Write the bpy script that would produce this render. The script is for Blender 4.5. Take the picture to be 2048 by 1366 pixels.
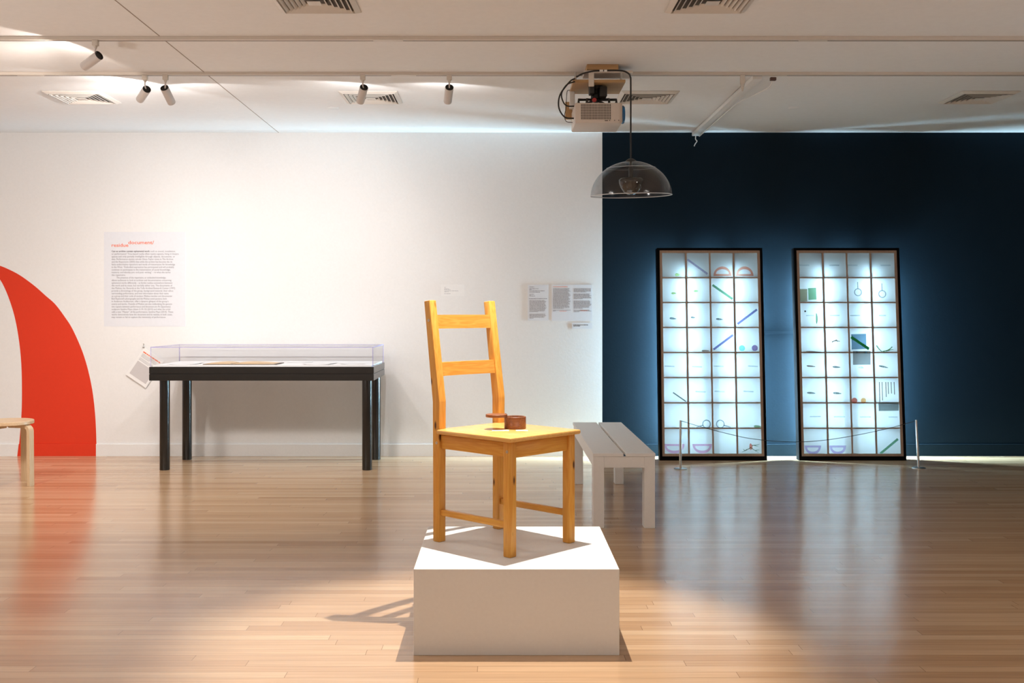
import bpy, bmesh, math, random
from mathutils import Vector, Matrix, Euler

for o in list(bpy.data.objects):
    bpy.data.objects.remove(o)
scene = bpy.context.scene
COL = scene.collection
PI = math.pi
R = math.radians

# ------------------------------------------------------------------ camera
FPX, CX, CY, CAMH = 2080.0, 1003.0, 626.0, 1.2
cam_d = bpy.data.cameras.new('camera')
cam = bpy.data.objects.new('camera', cam_d)
COL.objects.link(cam)
cam_d.sensor_width = 36.0
cam_d.lens = FPX / 2048.0 * 36.0
cam_d.shift_x = (1024 - CX) / 2048.0
cam_d.shift_y = (CY - 683) / 2048.0
cam_d.clip_start = 0.05
cam.location = (0, 0, CAMH)
cam.rotation_euler = (PI / 2, 0, 0)
scene.camera = cam

# ------------------------------------------------------------------ world, exposure, room light
w = bpy.data.worlds.new('world')
scene.world = w
w.use_nodes = True
w.node_tree.nodes['Background'].inputs[0].default_value = (0.0, 0.0, 0.0, 1)
w.node_tree.nodes['Background'].inputs[1].default_value = 0.0
scene.view_settings.view_transform = 'Standard'
scene.view_settings.look = 'None'
scene.view_settings.gamma = 1.0
scene.view_settings.exposure = 0.0
scene.view_settings.use_curve_mapping = False

WARM = (1.0, 0.93, 0.87)
def aim(o, d):
    o.rotation_euler = Vector(d).to_track_quat('-Z', 'Y').to_euler()
def area(name, loc, d, sx, sy, energy, color):
    l = bpy.data.lights.new(name, 'AREA')
    l.shape = 'RECTANGLE'; l.size = sx; l.size_y = sy
    l.energy = energy; l.color = color
    o = bpy.data.objects.new(name, l)
    COL.objects.link(o); o.location = loc; aim(o, d)
    return o
# unseen area fill lights added for the gallery lighting behind the camera
for (lx, ly, e) in ((-3.4, -1.6, 78), (0.2, -1.6, 60), (3.4, -1.6, 44)):
    area('ceiling_fill_light', (lx, ly, 2.66), (0, -1.0, -1), 1.2, 0.6, e, WARM)
# added unseen overhead fill, lifting the floor between the camera and the tracks
for (lx, ly, e) in ((-3.6, 4.2, 40), (0.0, 2.2, 12), (3.2, 2.8, 26)):
    area('ceiling_fill_light', (lx, ly, 2.66), (0, 0, -1), 0.9, 0.9, e, WARM)
# added unseen spots brightening the floor before the white wall
for (lx, ly, ax_, ay_, e) in ((-3.6, 4.5, -3.2, 7.9, 140), (-1.5, 4.6, -1.7, 7.9, 150)):
    fl = bpy.data.lights.new('floor_fill_light', 'SPOT'); fl.energy = e; fl.color = WARM
    fl.spot_size = R(75); fl.spot_blend = 1.0; fl.shadow_soft_size = .15
    fo = bpy.data.objects.new('floor_fill_light', fl); COL.objects.link(fo)
    fo.location = (lx, ly, 2.62); aim(fo, (ax_ - lx, ay_ - ly, -2.62))
# low spots out of view at both sides, added to brighten the ceiling
for (lx, ly, e, tx_) in ((-4.6, 3.2, 170, 3.0), (4.9, 3.2, 120, -3.6)):
    ul = bpy.data.lights.new('upward_fill_light', 'SPOT'); ul.energy = e; ul.color = (1.0, .94, .90)
    ul.spot_size = R(82); ul.spot_blend = 1.0; ul.shadow_soft_size = .2
    uo = bpy.data.objects.new('upward_fill_light', ul); COL.objects.link(uo)
    uo.location = (lx, ly, .5); aim(uo, (tx_, 2.2, 2.2))
# track spot directly above the chair
sl = bpy.data.lights.new('chair_spot_light', 'SPOT')
sl.energy = 360; sl.color = (1.0, 0.94, 0.86)
sl.spot_size = R(52); sl.spot_blend = 0.55; sl.shadow_soft_size = 0.012
so = bpy.data.objects.new('chair_spot_light', sl)
COL.objects.link(so); so.location = (0.13, 4.16, 2.62); aim(so, (-0.16, -0.36, -2.62))

WALL_E = 62      # wall washer beam
WALL_S = 9       # wall washer wide spill
TUBE_E = 1200.0     # fluorescent tube emission

# ------------------------------------------------------------------ materials
def new_mat(name):
    m = bpy.data.materials.new(name); m.use_nodes = True
    return m, m.node_tree, m.node_tree.nodes['Principled BSDF']
def simple(name, col, rough=0.5, metal=0.0, spec=0.5, bump=0.0, bscale=40):
    m, nt, b = new_mat(name)
    b.inputs['Base Color'].default_value = (*col, 1)
    b.inputs['Roughness'].default_value = rough
    b.inputs['Metallic'].default_value = metal
    b.inputs['Specular IOR Level'].default_value = spec
    tc = nt.nodes.new('ShaderNodeTexCoord')
    n = nt.nodes.new('ShaderNodeTexNoise'); n.inputs['Scale'].default_value = bscale
    nt.links.new(tc.outputs['Object'], n.inputs['Vector'])
    mx = nt.nodes.new('ShaderNodeMixRGB'); mx.blend_type = 'MULTIPLY'; mx.inputs[0].default_value = 0.06
    mx.inputs[1].default_value = (*col, 1)
    nt.links.new(n.outputs['Fac'], mx.inputs[2]); nt.links.new(mx.outputs[0], b.inputs['Base Color'])
    if bump:
        bp = nt.nodes.new('ShaderNodeBump'); bp.inputs['Strength'].default_value = bump
        bp.inputs['Distance'].default_value = 0.002
        nt.links.new(n.outputs['Fac'], bp.inputs['Height']); nt.links.new(bp.outputs[0], b.inputs['Normal'])
    return m
def wood(name, light, dark, axis, rough=0.35, scale=1.0, knots=0.0, spec=0.5, knotc=(0.10, 0.03, 0.008)):
    """grain running along the given object axis"""
    m, nt, b = new_mat(name)
    N, L = nt.nodes, nt.links
    tc = N.new('ShaderNodeTexCoord')
    oi = N.new('ShaderNodeObjectInfo')
    add = N.new('ShaderNodeVectorMath'); add.operation = 'MULTIPLY_ADD'
    L.new(oi.outputs['Random'], add.inputs[0]); add.inputs[1].default_value = (7.3, 5.1, 9.7)
    L.new(tc.outputs['Object'], add.inputs[2])
    mp = N.new('ShaderNodeMapping')
    s = [26 * scale] * 3; s['XYZ'.index(axis)] = 1.6 * scale
    mp.inputs['Scale'].default_value = s
    L.new(add.outputs[0], mp.inputs['Vector'])
    n1 = N.new('ShaderNodeTexNoise'); n1.inputs['Scale'].default_value = 1.6; n1.inputs['Detail'].default_value = 3
    n1.inputs['Distortion'].default_value = 0.6
    L.new(mp.outputs[0], n1.inputs['Vector'])
    sn = N.new('ShaderNodeMath'); sn.operation = 'MULTIPLY'; sn.inputs[1].default_value = 38
    L.new(n1.outputs['Fac'], sn.inputs[0])
    si = N.new('ShaderNodeMath'); si.operation = 'SINE'; L.new(sn.outputs[0], si.inputs[0])
    mr = N.new('ShaderNodeMapRange'); mr.inputs[1].default_value = -1; mr.inputs[2].default_value = 1
    L.new(si.outputs[0], mr.inputs[0])
    n2 = N.new('ShaderNodeTexNoise'); n2.inputs['Scale'].default_value = 6; n2.inputs['Detail'].default_value = 4
    L.new(mp.outputs[0], n2.inputs['Vector'])
    av = N.new('ShaderNodeMath'); av.operation = 'MULTIPLY_ADD'
    L.new(mr.outputs[0], av.inputs[0]); av.inputs[1].default_value = 0.42
    hv = N.new('ShaderNodeMath'); hv.operation = 'MULTIPLY'; hv.inputs[1].default_value = 0.65
    L.new(n2.outputs['Fac'], hv.inputs[0]); L.new(hv.outputs[0], av.inputs[2])
    mx = N.new('ShaderNodeMixRGB')
    mx.inputs[1].default_value = (*light, 1); mx.inputs[2].default_value = (*dark, 1)
    L.new(av.outputs[0], mx.inputs[0])
    out = mx.outputs[0]
    if knots:
        mk = N.new('ShaderNodeMapping')
        ks = [20.0] * 3; ks['XYZ'.index(axis)] = 7.0
        mk.inputs['Scale'].default_value = ks
        L.new(add.outputs[0], mk.inputs['Vector'])
        v = N.new('ShaderNodeTexVoronoi'); v.inputs['Scale'].default_value = 1.0
        L.new(mk.outputs[0], v.inputs['Vector'])
        kr = N.new('ShaderNodeMapRange'); kr.inputs[1].default_value = knots * 0.45; kr.inputs[2].default_value = knots
        kr.inputs[3].default_value = 1; kr.inputs[4].default_value = 0
        L.new(v.outputs['Distance'], kr.inputs[0])
        mk2 = N.new('ShaderNodeMixRGB'); mk2.inputs[2].default_value = (*knotc, 1)
        L.new(kr.outputs[0], mk2.inputs[0]); L.new(out, mk2.inputs[1]); out = mk2.outputs[0]
    L.new(out, b.inputs['Base Color'])
    b.inputs['Roughness'].default_value = rough
    b.inputs['Specular IOR Level'].default_value = spec
    bp = N.new('ShaderNodeBump'); bp.inputs['Strength'].default_value = 0.08; bp.inputs['Distance'].default_value = 0.001
    L.new(av.outputs[0], bp.inputs['Height']); L.new(bp.outputs[0], b.inputs['Normal'])
    return m
def clear(name, tint, refl_rough=0.02, ior=1.45, base=0.0):
    """thin clear plastic or glass: see-through with fresnel gloss"""
    m = bpy.data.materials.new(name); m.use_nodes = True
    nt = m.node_tree; nt.nodes.clear(); N, L = nt.nodes, nt.links
    out = N.new('ShaderNodeOutputMaterial'); mix = N.new('ShaderNodeMixShader')
    tr = N.new('ShaderNodeBsdfTransparent'); tr.inputs[0].default_value = (*tint, 1)
    gl = N.new('ShaderNodeBsdfGlossy'); gl.inputs['Roughness'].default_value = refl_rough
    fr = N.new('ShaderNodeLayerWeight')
    pw = N.new('ShaderNodeMath'); pw.operation = 'POWER'; pw.inputs[1].default_value = 5
    L.new(fr.outputs['Facing'], pw.inputs[0])
    ad = N.new('ShaderNodeMath'); ad.operation = 'MULTIPLY_ADD'; ad.inputs[1].default_value = ior; ad.inputs[2].default_value = base
    L.new(pw.outputs[0], ad.inputs[0]); L.new(ad.outputs[0], mix.inputs[0])
    L.new(tr.outputs[0], mix.inputs[1]); L.new(gl.outputs[0], mix.inputs[2])
    L.new(mix.outputs[0], out.inputs[0])
    return m
def tinted(name, col, solid=0.35):
    """dyed see-through plastic: tints the light that passes it"""
    m = bpy.data.materials.new(name); m.use_nodes = True
    nt = m.node_tree; nt.nodes.clear(); N, L = nt.nodes, nt.links
    out = N.new('ShaderNodeOutputMaterial'); mix = N.new('ShaderNodeMixShader')
    tr = N.new('ShaderNodeBsdfTransparent'); tr.inputs[0].default_value = tuple((c * .78 + .22) ** .5 for c in col) + (1,)
    df = N.new('ShaderNodeBsdfDiffuse'); df.inputs[0].default_value = (*col, 1)
    mix.inputs[0].default_value = solid * .4
    L.new(tr.outputs[0], mix.inputs[1]); L.new(df.outputs[0], mix.inputs[2]); L.new(mix.outputs[0], out.inputs[0])
    return m
def frosted(name):
    m = bpy.data.materials.new(name); m.use_nodes = True
    nt = m.node_tree; nt.nodes.clear(); N, L = nt.nodes, nt.links
    out = N.new('ShaderNodeOutputMaterial'); mix = N.new('ShaderNodeMixShader')
    tl = N.new('ShaderNodeBsdfTranslucent'); tl.inputs[0].default_value = (0.043, 0.043, 0.043, 1)
    df = N.new('ShaderNodeBsdfDiffuse'); df.inputs[0].default_value = (0.44, 0.43, 0.42, 1)
    mix.inputs[0].default_value = 0.5
    L.new(tl.outputs[0], mix.inputs[1]); L.new(df.outputs[0], mix.inputs[2]); L.new(mix.outputs[0], out.inputs[0])
    return m
def glow(name, col, strength):
    m = bpy.data.materials.new(name); m.use_nodes = True
    nt = m.node_tree; nt.nodes.clear()
    out = nt.nodes.new('ShaderNodeOutputMaterial'); e = nt.nodes.new('ShaderNodeEmission')
    e.inputs[0].default_value = (*col, 1); e.inputs[1].default_value = strength
    nt.links.new(e.outputs[0], out.inputs[0])
    return m
def floor_material():
    m, nt, b = new_mat('strip_floor')
    N, L = nt.nodes, nt.links
    def M(op, a=None, bb=None, c=None):
        n = N.new('ShaderNodeMath'); n.operation = op
        for i, v in enumerate((a, bb, c)):
            if v is None: continue
            if isinstance(v, (int, float)): n.inputs[i].default_value = v
            else: L.new(v, n.inputs[i])
        return n.outputs[0]
    tc = N.new('ShaderNodeTexCoord'); sp = N.new('ShaderNodeSeparateXYZ')
    L.new(tc.outputs['Object'], sp.inputs[0])
    x, y = sp.outputs[0], sp.outputs[1]
    W_ = 0.057
    ry = M('DIVIDE', y, W_)
    row = M('FLOOR', ry)
    wn = N.new('ShaderNodeTexWhiteNoise'); wn.noise_dimensions = '1D'; L.new(row, wn.inputs['W'])
    lx = M('ADD', M('DIVIDE', x, 1.5), M('MULTIPLY', wn.outputs['Value'], 7.0))
    col = M('FLOOR', lx)
    cb = N.new('ShaderNodeCombineXYZ'); L.new(row, cb.inputs[0]); L.new(col, cb.inputs[1])
    wn2 = N.new('ShaderNodeTexWhiteNoise'); wn2.noise_dimensions = '2D'; L.new(cb.outputs[0], wn2.inputs['Vector'])
    ramp = N.new('ShaderNodeValToRGB')
    e = ramp.color_ramp.elements
    e[0].position = 0; e[0].color = (0.485, 0.289, 0.155, 1)
    e[1].position = 1; e[1].color = (0.654, 0.447, 0.273, 1)
    k = e.new(0.18); k.color = (0.552, 0.345, 0.194, 1)
    k = e.new(0.7); k.color = (0.606, 0.395, 0.231, 1)
    L.new(wn2.outputs['Value'], ramp.inputs[0])
    mp = N.new('ShaderNodeMapping'); mp.inputs['Scale'].default_value = (1.4, 55, 1)
    L.new(tc.outputs['Object'], mp.inputs['Vector'])
    off = N.new('ShaderNodeVectorMath'); off.operation = 'ADD'
    L.new(mp.outputs[0], off.inputs[0]); L.new(wn2.outputs['Color'], off.inputs[1])
    gn = N.new('ShaderNodeTexNoise'); gn.inputs['Scale'].default_value = 2.2; gn.inputs['Detail'].default_value = 5
    L.new(off.outputs[0], gn.inputs['Vector'])
    gr = N.new('ShaderNodeMapRange'); gr.inputs[1].default_value = 0.3; gr.inputs[2].default_value = 0.7
    gr.inputs[3].default_value = 0.86; gr.inputs[4].default_value = 1.08
    L.new(gn.outputs['Fac'], gr.inputs[0])
    mul = N.new('ShaderNodeVectorMath'); mul.operation = 'SCALE'
    L.new(ramp.outputs[0], mul.inputs[0]); L.new(gr.outputs[0], mul.inputs['Scale'])
    # joints between the strips
    fy = M('FRACT', ry); fx = M('FRACT', lx)
    gy = M('MINIMUM', fy, M('SUBTRACT', 1.0, fy))
    gx = M('MINIMUM', fx, M('SUBTRACT', 1.0, fx))
    jy = M('LESS_THAN', gy, 0.022); jx = M('LESS_THAN', gx, 0.0009)
    j = M('MAXIMUM', jy, jx)
    dk = N.new('ShaderNodeMixRGB'); dk.inputs[2].default_value = (0.17, 0.085, 0.04, 1)
    L.new(M('MULTIPLY', j, 0.55), dk.inputs[0]); L.new(mul.outputs[0], dk.inputs[1])
    L.new(dk.outputs[0], b.inputs['Base Color'])
    rn = N.new('ShaderNodeTexNoise'); rn.inputs['Scale'].default_value = 3.0; rn.inputs['Detail'].default_value = 3
    mp2 = N.new('ShaderNodeMapping'); mp2.inputs['Scale'].default_value = (0.6, 6, 1)
    L.new(tc.outputs['Object'], mp2.inputs['Vector']); L.new(mp2.outputs[0], rn.inputs['Vector'])
    rr = N.new('ShaderNodeMapRange'); rr.inputs[3].default_value = 0.165; rr.inputs[4].default_value = 0.225
    L.new(rn.outputs['Fac'], rr.inputs[0]); L.new(rr.outputs[0], b.inputs['Roughness'])
    b.inputs['Specular IOR Level'].default_value = 1.0
    hh = M('ADD', M('MULTIPLY', j, -1.0), M('MULTIPLY', wn2.outputs['Value'], 0.25))
    bp = N.new('ShaderNodeBump'); bp.inputs['Strength'].default_value = 0.25; bp.inputs['Distance'].default_value = 0.0008
    L.new(hh, bp.inputs['Height']); L.new(bp.outputs[0], b.inputs['Normal'])
    return m

M_FLOOR = floor_material()
M_WALL = simple('white_wall_paint', (0.83, 0.82, 0.81), 0.75, spec=0.25, bump=0.15, bscale=60)
M_CEIL = simple('ceiling_paint', (0.88, 0.875, 0.87), 0.85, spec=0.15, bump=0.1, bscale=30)
M_DARK = simple('navy_wall_paint', (0.0062, 0.0150, 0.0245), 0.8, spec=0.08, bump=0.2, bscale=60)
M_RED = simple('red_wall_paint', (0.72, 0.042, 0.012), 0.55, spec=0.3)
M_WHITE = simple('white_paint', (0.80, 0.79, 0.77), 0.55, spec=0.3, bump=0.1, bscale=80)
M_TRACK = simple('cream_metal', (0.66, 0.60, 0.53), 0.45)
M_GROOVE = simple('track_groove', (0.10, 0.08, 0.06), 0.6)
M_LAMP = simple('lamp_housing', (0.66, 0.62, 0.60), 0.45)
M_BLACK = simple('black_plastic', (0.012, 0.011, 0.010), 0.5)
M_LACQ = simple('black_lacquer', (0.010, 0.009, 0.008), 0.22, spec=0.5)
M_FRAME = simple('black_frame', (0.003, 0.003, 0.0035), 0.7, spec=0.05)
M_TANW = wood('pale_frame_wood', (0.42, 0.30, 0.22), (0.34, 0.23, 0.16), 'Z', 0.6)
M_CHROME = simple('brushed_steel', (0.55, 0.53, 0.50), 0.28, metal=1.0)
M_PINE = {a: wood('varnished_pine_' + a, (0.80, 0.43, 0.092), (0.64, 0.26, 0.036), a, 0.36, 1.0, 0.15 if a == 'Z' else 0.0, spec=0.32) for a in 'XYZ'}
M_SEAT = wood('polished_pine_seat', (0.84, 0.50, 0.17), (0.72, 0.36, 0.09), 'Y', 0.22, 0.8, spec=0.6)
M_WALNUT = wood('turned_walnut', (0.33, 0.12, 0.045), (0.15, 0.042, 0.013), 'X', 0.4, 1.6)
M_BIRCH = {a: wood('birch_' + a, (0.74, 0.56, 0.36), (0.62, 0.42, 0.24), a, 0.4, 1.2) for a in 'XZ'}
M_PLY = wood('plywood', (0.52, 0.33, 0.16), (0.38, 0.22, 0.09), 'X', 0.6, 0.6)
M_FROST = frosted('frosted_acrylic')
M_ACRYL = clear('clear_acrylic', (0.985, 0.985, 0.99), 0.02, 0.45, 0.015)
M_ACEDGE = tinted('acrylic_edge', (0.62, 0.58, 0.86), 0.7)
M_DOME = clear('smoky_glass', (0.72, 0.72, 0.72), 0.12, 0.8, 0.05)
M_RIM = simple('glass_rim', (0.62, 0.62, 0.64), 0.15)
M_PAPER = simple('paper', (0.86, 0.85, 0.84), 0.7, spec=0.2)
M_FILM = simple('vinyl_panel', (0.76, 0.77, 0.81), 0.5, spec=0.3)
M_INK = simple('grey_ink', (0.20, 0.19, 0.21), 0.7)
M_INKL = simple('light_grey_ink', (0.42, 0.41, 0.43), 0.7)
M_INKB = simple('black_ink', (0.06, 0.06, 0.065), 0.7)
M_ORANGE = simple('orange_ink', (0.85, 0.16, 0.06), 0.6)
M_CREAM = simple('projector_case', (0.66, 0.58, 0.51), 0.45)
M_SLOT = simple('grille_slot', (0.10, 0.085, 0.07), 0.7)
M_BLUE = simple('blue_lens', (0.01, 0.12, 0.30), 0.12)
M_CORD = simple('black_cord', (0.012, 0.011, 0.010), 0.55)
M_TUBE = glow('cool_tube_light', (0.48, 0.80, 1.0), TUBE_E)
M_LENS = glow('lamp_lens', (1.0, 0.92, 0.84), 30.0)

# ------------------------------------------------------------------ mesh helpers
def bm_new(): return bmesh.new()
def xform(bm, verts, mat):
    if mat is not None: bmesh.ops.transform(bm, matrix=mat, verts=verts)
def box(bm, x0, x1, y0, y1, z0, z1, bev=0.0, seg=2, mat=None):
    r = bmesh.ops.create_cube(bm, size=1.0)
    vs = r['verts']
    for v in vs:
        v.co = Vector((x0 + (v.co.x + .5) * (x1 - x0), y0 + (v.co.y + .5) * (y1 - y0), z0 + (v.co.z + .5) * (z1 - z0)))
    if bev:
        es = list({e for v in vs for e in v.link_edges})
        rr = bmesh.ops.bevel(bm, geom=es, offset=bev, segments=seg, affect='EDGES', profile=0.5)
        vs = list({v for f in rr['faces'] for v in f.verts} | {v for v in vs if v.is_valid})
    xform(bm, vs, mat)
    return vs
def prism(bm, pts, z0, z1, bev=0.0, mat=None, axis='Z'):
    """extrude the polygon pts along an axis; Z: (x,y), X: (y,z), Y: (x,z)"""
    def P(a, b, c):
        return {'Z': (a, b, c), 'X': (c, a, b), 'Y': (a, c, b)}[axis]
    va = [bm.verts.new(P(a, b, z0)) for a, b in pts]
    vb = [bm.verts.new(P(a, b, z1)) for a, b in pts]
    bm.faces.new(va); bm.faces.new(vb[::-1])
    n = len(pts)
    for i in range(n):
        bm.faces.new((va[i], vb[i], vb[(i + 1) % n], va[(i + 1) % n]))
    vs = va + vb
    if bev:
        es = list({e for v in vs for e in v.link_edges})
        rr = bmesh.ops.bevel(bm, geom=es, offset=bev, segments=2, affect='EDGES', profile=0.5)
        vs = list({v for f in rr['faces'] for v in f.verts} | {v for v in vs if v.is_valid})
    xform(bm, vs, mat)
    return vs
def lathe(bm, prof, n=40, mat=None, closed=False):
    """prof: (r, z) from one end to the other; r=0 closes"""
    rings = []
    for r, z in prof:
        if r < 1e-6: rings.append([bm.verts.new((0, 0, z))])
        else: rings.append([bm.verts.new((r * math.cos(2 * PI * i / n), r * math.sin(2 * PI * i / n), z)) for i in range(n)])
    k = len(rings)
    for j in range(k if closed else k - 1):
        a, b = rings[j], rings[(j + 1) % k]
        for i in range(n):
            i2 = (i + 1) % n
            if len(a) == 1 and len(b) == 1: continue
            if len(a) == 1: bm.faces.new((a[0], b[i], b[i2]))
            elif len(b) == 1: bm.faces.new((a[i], b[0], a[i2]))
            else: bm.faces.new((a[i], b[i], b[i2], a[i2]))
    vs = [v for r in rings for v in r]
    xform(bm, vs, mat)
    return vs
def catmull(pts, k=8):
    P = [Vector(p) for p in pts]
    P = [P[0] * 2 - P[1]] + P + [P[-1] * 2 - P[-2]]
    out = []
    for i in range(1, len(P) - 2):
        a, b, c, d = P[i - 1:i + 3]
        for j in range(k):
            t = j / k
            out.append(0.5 * ((2 * b) + (c - a) * t + (2 * a - 5 * b + 4 * c - d) * t * t + (3 * b - a - 3 * c + d) * t ** 3))
    out.append(P[-2])
    return out
def tube(bm, pts, r, n=8):
    P = [Vector(p) for p in pts]
    rings = []
    for i, p in enumerate(P):
        d = (P[min(i + 1, len(P) - 1)] - P[max(i - 1, 0)]).normalized()
        q = d.to_track_quat('Z', 'Y').to_matrix()
        rr = r(i / (len(P) - 1)) if callable(r) else r
        rings.append([bm.verts.new(p + q @ Vector((rr * math.cos(2 * PI * k / n), rr * math.sin(2 * PI * k / n), 0))) for k in range(n)])
    for a, b in zip(rings, rings[1:]):
        # keep rings aligned
        off = min(range(n), key=lambda s: (a[0].co - b[s].co).length)
        b[:] = b[off:] + b[:off]
        for k in range(n):
            bm.faces.new((a[k], b[k], b[(k + 1) % n], a[(k + 1) % n]))
    bm.faces.new(rings[0][::-1]); bm.faces.new(rings[-1])
def obj(name, bm, mat, parent=None, smooth=None, label=None, loc=None, rot=None):
    bmesh.ops.recalc_face_normals(bm, faces=bm.faces)
    me = bpy.data.meshes.new(name); bm.to_mesh(me); bm.free()
    o = bpy.data.objects.new(name, me); COL.objects.link(o)
    if mat: me.materials.append(mat)
    if smooth:
        for p in me.polygons: p.use_smooth = True
        try: me.set_sharp_from_angle(angle=R(smooth))
        except Exception: pass
    if parent: o.parent = parent
    if label: o['label'] = label
    if loc is not None: o.location = loc
    if rot is not None: o.rotation_euler = rot
    return o
def tag(o, label, cat, group=None, kind=None):
    o['label'] = label; o['category'] = cat
    if group: o['group'] = group
    if kind: o['kind'] = kind
    return o
def thing(name, label, cat, loc=(0, 0, 0), rotz=0.0, group=None):
    o = bpy.data.objects.new(name, None); COL.objects.link(o)
    o.empty_display_size = 0.1
    o.location = loc; o.rotation_euler = (0, 0, rotz)
    return tag(o, label, cat, group)
def struct(name, bm, mat, **k):
    o = obj(name, bm, mat, **k); o['kind'] = 'structure'; return o
def copy_thing(src, loc, label, rotz=None):
    c = src.copy(); COL.objects.link(c); c.location = loc; c['label'] = label
    if rotz is not None: c.rotation_euler = (0, 0, rotz)
    for ch in list(src.children):
        d = ch.copy(); COL.objects.link(d); d.parent = c
        for g in ch.children:
            e = g.copy(); COL.objects.link(e); e.parent = d
    return c
def text_mesh(name, body, size, mat, parent, loc, rot=(PI / 2, 0, 0), bold=0.0, spacing=1.0, width=None, line=1.0, shear=0.0):
    cu = bpy.data.curves.new(name, 'FONT'); cu.body = body; cu.size = size
    cu.offset = bold; cu.space_character = spacing; cu.space_line = line; cu.extrude = 0.0002; cu.shear = shear
    cu.resolution_u = 2
    t = bpy.data.objects.new(name + '_tmp', cu); COL.objects.link(t)
    dg = bpy.context.evaluated_depsgraph_get(); dg.update()
    me = bpy.data.meshes.new_from_object(t.evaluated_get(dg))
    bpy.data.objects.remove(t)
    me.name = name
    if width:
        xs = [v.co.x for v in me.vertices]
        k = width / max(1e-6, max(xs) - min(xs)); x0 = min(xs)
        for v in me.vertices: v.co.x = (v.co.x - x0) * k
    me.materials.clear(); me.materials.append(mat)
    o = bpy.data.objects.new(name, me); COL.objects.link(o)
    o.parent = parent; o.location = loc; o.rotation_euler = rot
    return o
def word_bars(bm, x0, x1, ztop, pitch, n, seed, h=0.45, y=0.0, last=1.0, th=0.0003, gap=0.35):
    """printed lines too small to read: rows of word-length strokes on an x-z sheet"""
    rnd = random.Random(seed)
    for i in range(n):
        z = ztop - i * pitch
        end = x0 + (x1 - x0) * (rnd.uniform(0.86, 1.0) if i < n - 1 else last)
        x = x0
        while x < end:
            L_ = pitch * rnd.choice((0.6, 1.0, 1.4, 2.0, 2.6))
            xe = min(end, x + L_)
            if xe - x > 0.15 * pitch: box(bm, x, xe, y - th, y, z - h * pitch, z)
            x = xe + pitch * gap
def W(px, py, y):
    """world point at depth y seen at the photograph's pixel"""
    return Vector(((px - CX) * y / FPX, y, CAMH - (py - CY) * y / FPX))

YW = 8.727          # back wall
HC = 2.7146         # ceiling height
XD = 0.8455         # where the navy paint begins
XL, XR, YB = -6.2, 6.4, -4.2

# ------------------------------------------------------------------ the room
bm = bm_new(); box(bm, XL - .1, XR + .1, YB - .1, YW + .1, -0.08, 0); struct('floor', bm, M_FLOOR)
bm = bm_new(); box(bm, XL - .1, XR + .1, YB - .1, YW + .1, HC, HC + 0.08); struct('ceiling', bm, M_CEIL)
bm = bm_new(); box(bm, XL, XD, YW, YW + .1, 0, HC); struct('wall_back', bm, M_WALL)
bm = bm_new(); box(bm, XD, XR, YW, YW + .1, 0, HC); struct('wall_back_right', bm, M_DARK)
bm = bm_new(); box(bm, XL - .1, XL, YB, YW, 0, HC); struct('wall_left', bm, M_WALL)
bm = bm_new(); box(bm, XR, XR + .1, YB, YW, 0, HC); struct('wall_right', bm, simple('grey_wall_paint', (0.30, 0.29, 0.28), 0.7))
bm = bm_new(); box(bm, XL, XR, YB - .1, YB, 0, HC); struct('wall_front', bm, M_WALL)
BBH = 0.101
def baseboard(name, x0, x1, mat):
    bm = bm_new()
    prism(bm, [(YW - .012, 0), (YW - .012, BBH - .0015), (YW - .011, BBH), (YW, BBH), (YW, 0)], x0, x1, axis='X')
    struct(name, bm, mat)
baseboard('baseboard_back', XL, XD, M_WALL)
baseboard('baseboard_back_right', XD, XR, M_DARK)
# joint in the ceiling
bm = bm_new(); box(bm, -1.873, -1.867, YB, YW, HC - 0.0012, HC); struct('trim_1', bm, simple('joint_strip', (.36, .30, .26), .8))

# red painted curve on the back wall (runs on out of frame)
outer = [(193, 912), (193, 888), (190.3, 829), (183, 771), (168, 712), (146.5, 661), (129, 633), (110, 608), (92, 592), (73, 575), (55, 561), (36.6, 548.5), (18, 539), (0, 531.5), (-40, 519), (-90, 509), (-150, 505)]
inner = [(-150, 507), (-90, 513), (-40, 533), (-15, 547), (0, 559), (14.6, 588), (29, 632), (38.4, 683), (43, 734), (44, 793), (42.6, 836), (38.4, 889), (36, 912)]
def smooth_curve(pts, k=6):
    return [(p.x, p.z) for p in catmull([(a, 0, b) for a, b in pts], k)]
shape = smooth_curve(outer) + smooth_curve(inner)
mural = thing('wall_mural', 'large bright red painted arc sweeping down the white wall at the far left', 'wall painting', (W(115, 912, YW).x, YW, 0))
def wallxz(px, py): p = W(px, py, YW); return (p.x - mural.location.x, p.z)
upper = [wallxz(a, b) for a, b in shape if b <= 887.5]
edge = wallxz(193, 887.6); edge2 = wallxz(38.4, 887.6)
bm = bm_new(); prism(bm, [(edge[0], BBH)] + upper + [(edge2[0], BBH)], -0.0012, 0.0, axis='Y')
obj('painted_curve', bm, M_RED, mural)
bm = bm_new(); prism(bm, [(edge[0], 0.0005), (edge[0], BBH + .0012), (edge2[0] + .002, BBH + .0012), (wallxz(36, 912)[0], 0.0005)], -0.0135, -0.0121, axis='Y'); box(bm, edge2[0] + .002, edge[0], -.0122, 0, BBH + .0002, BBH + .0012)
obj('painted_foot', bm, M_RED, mural)

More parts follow.
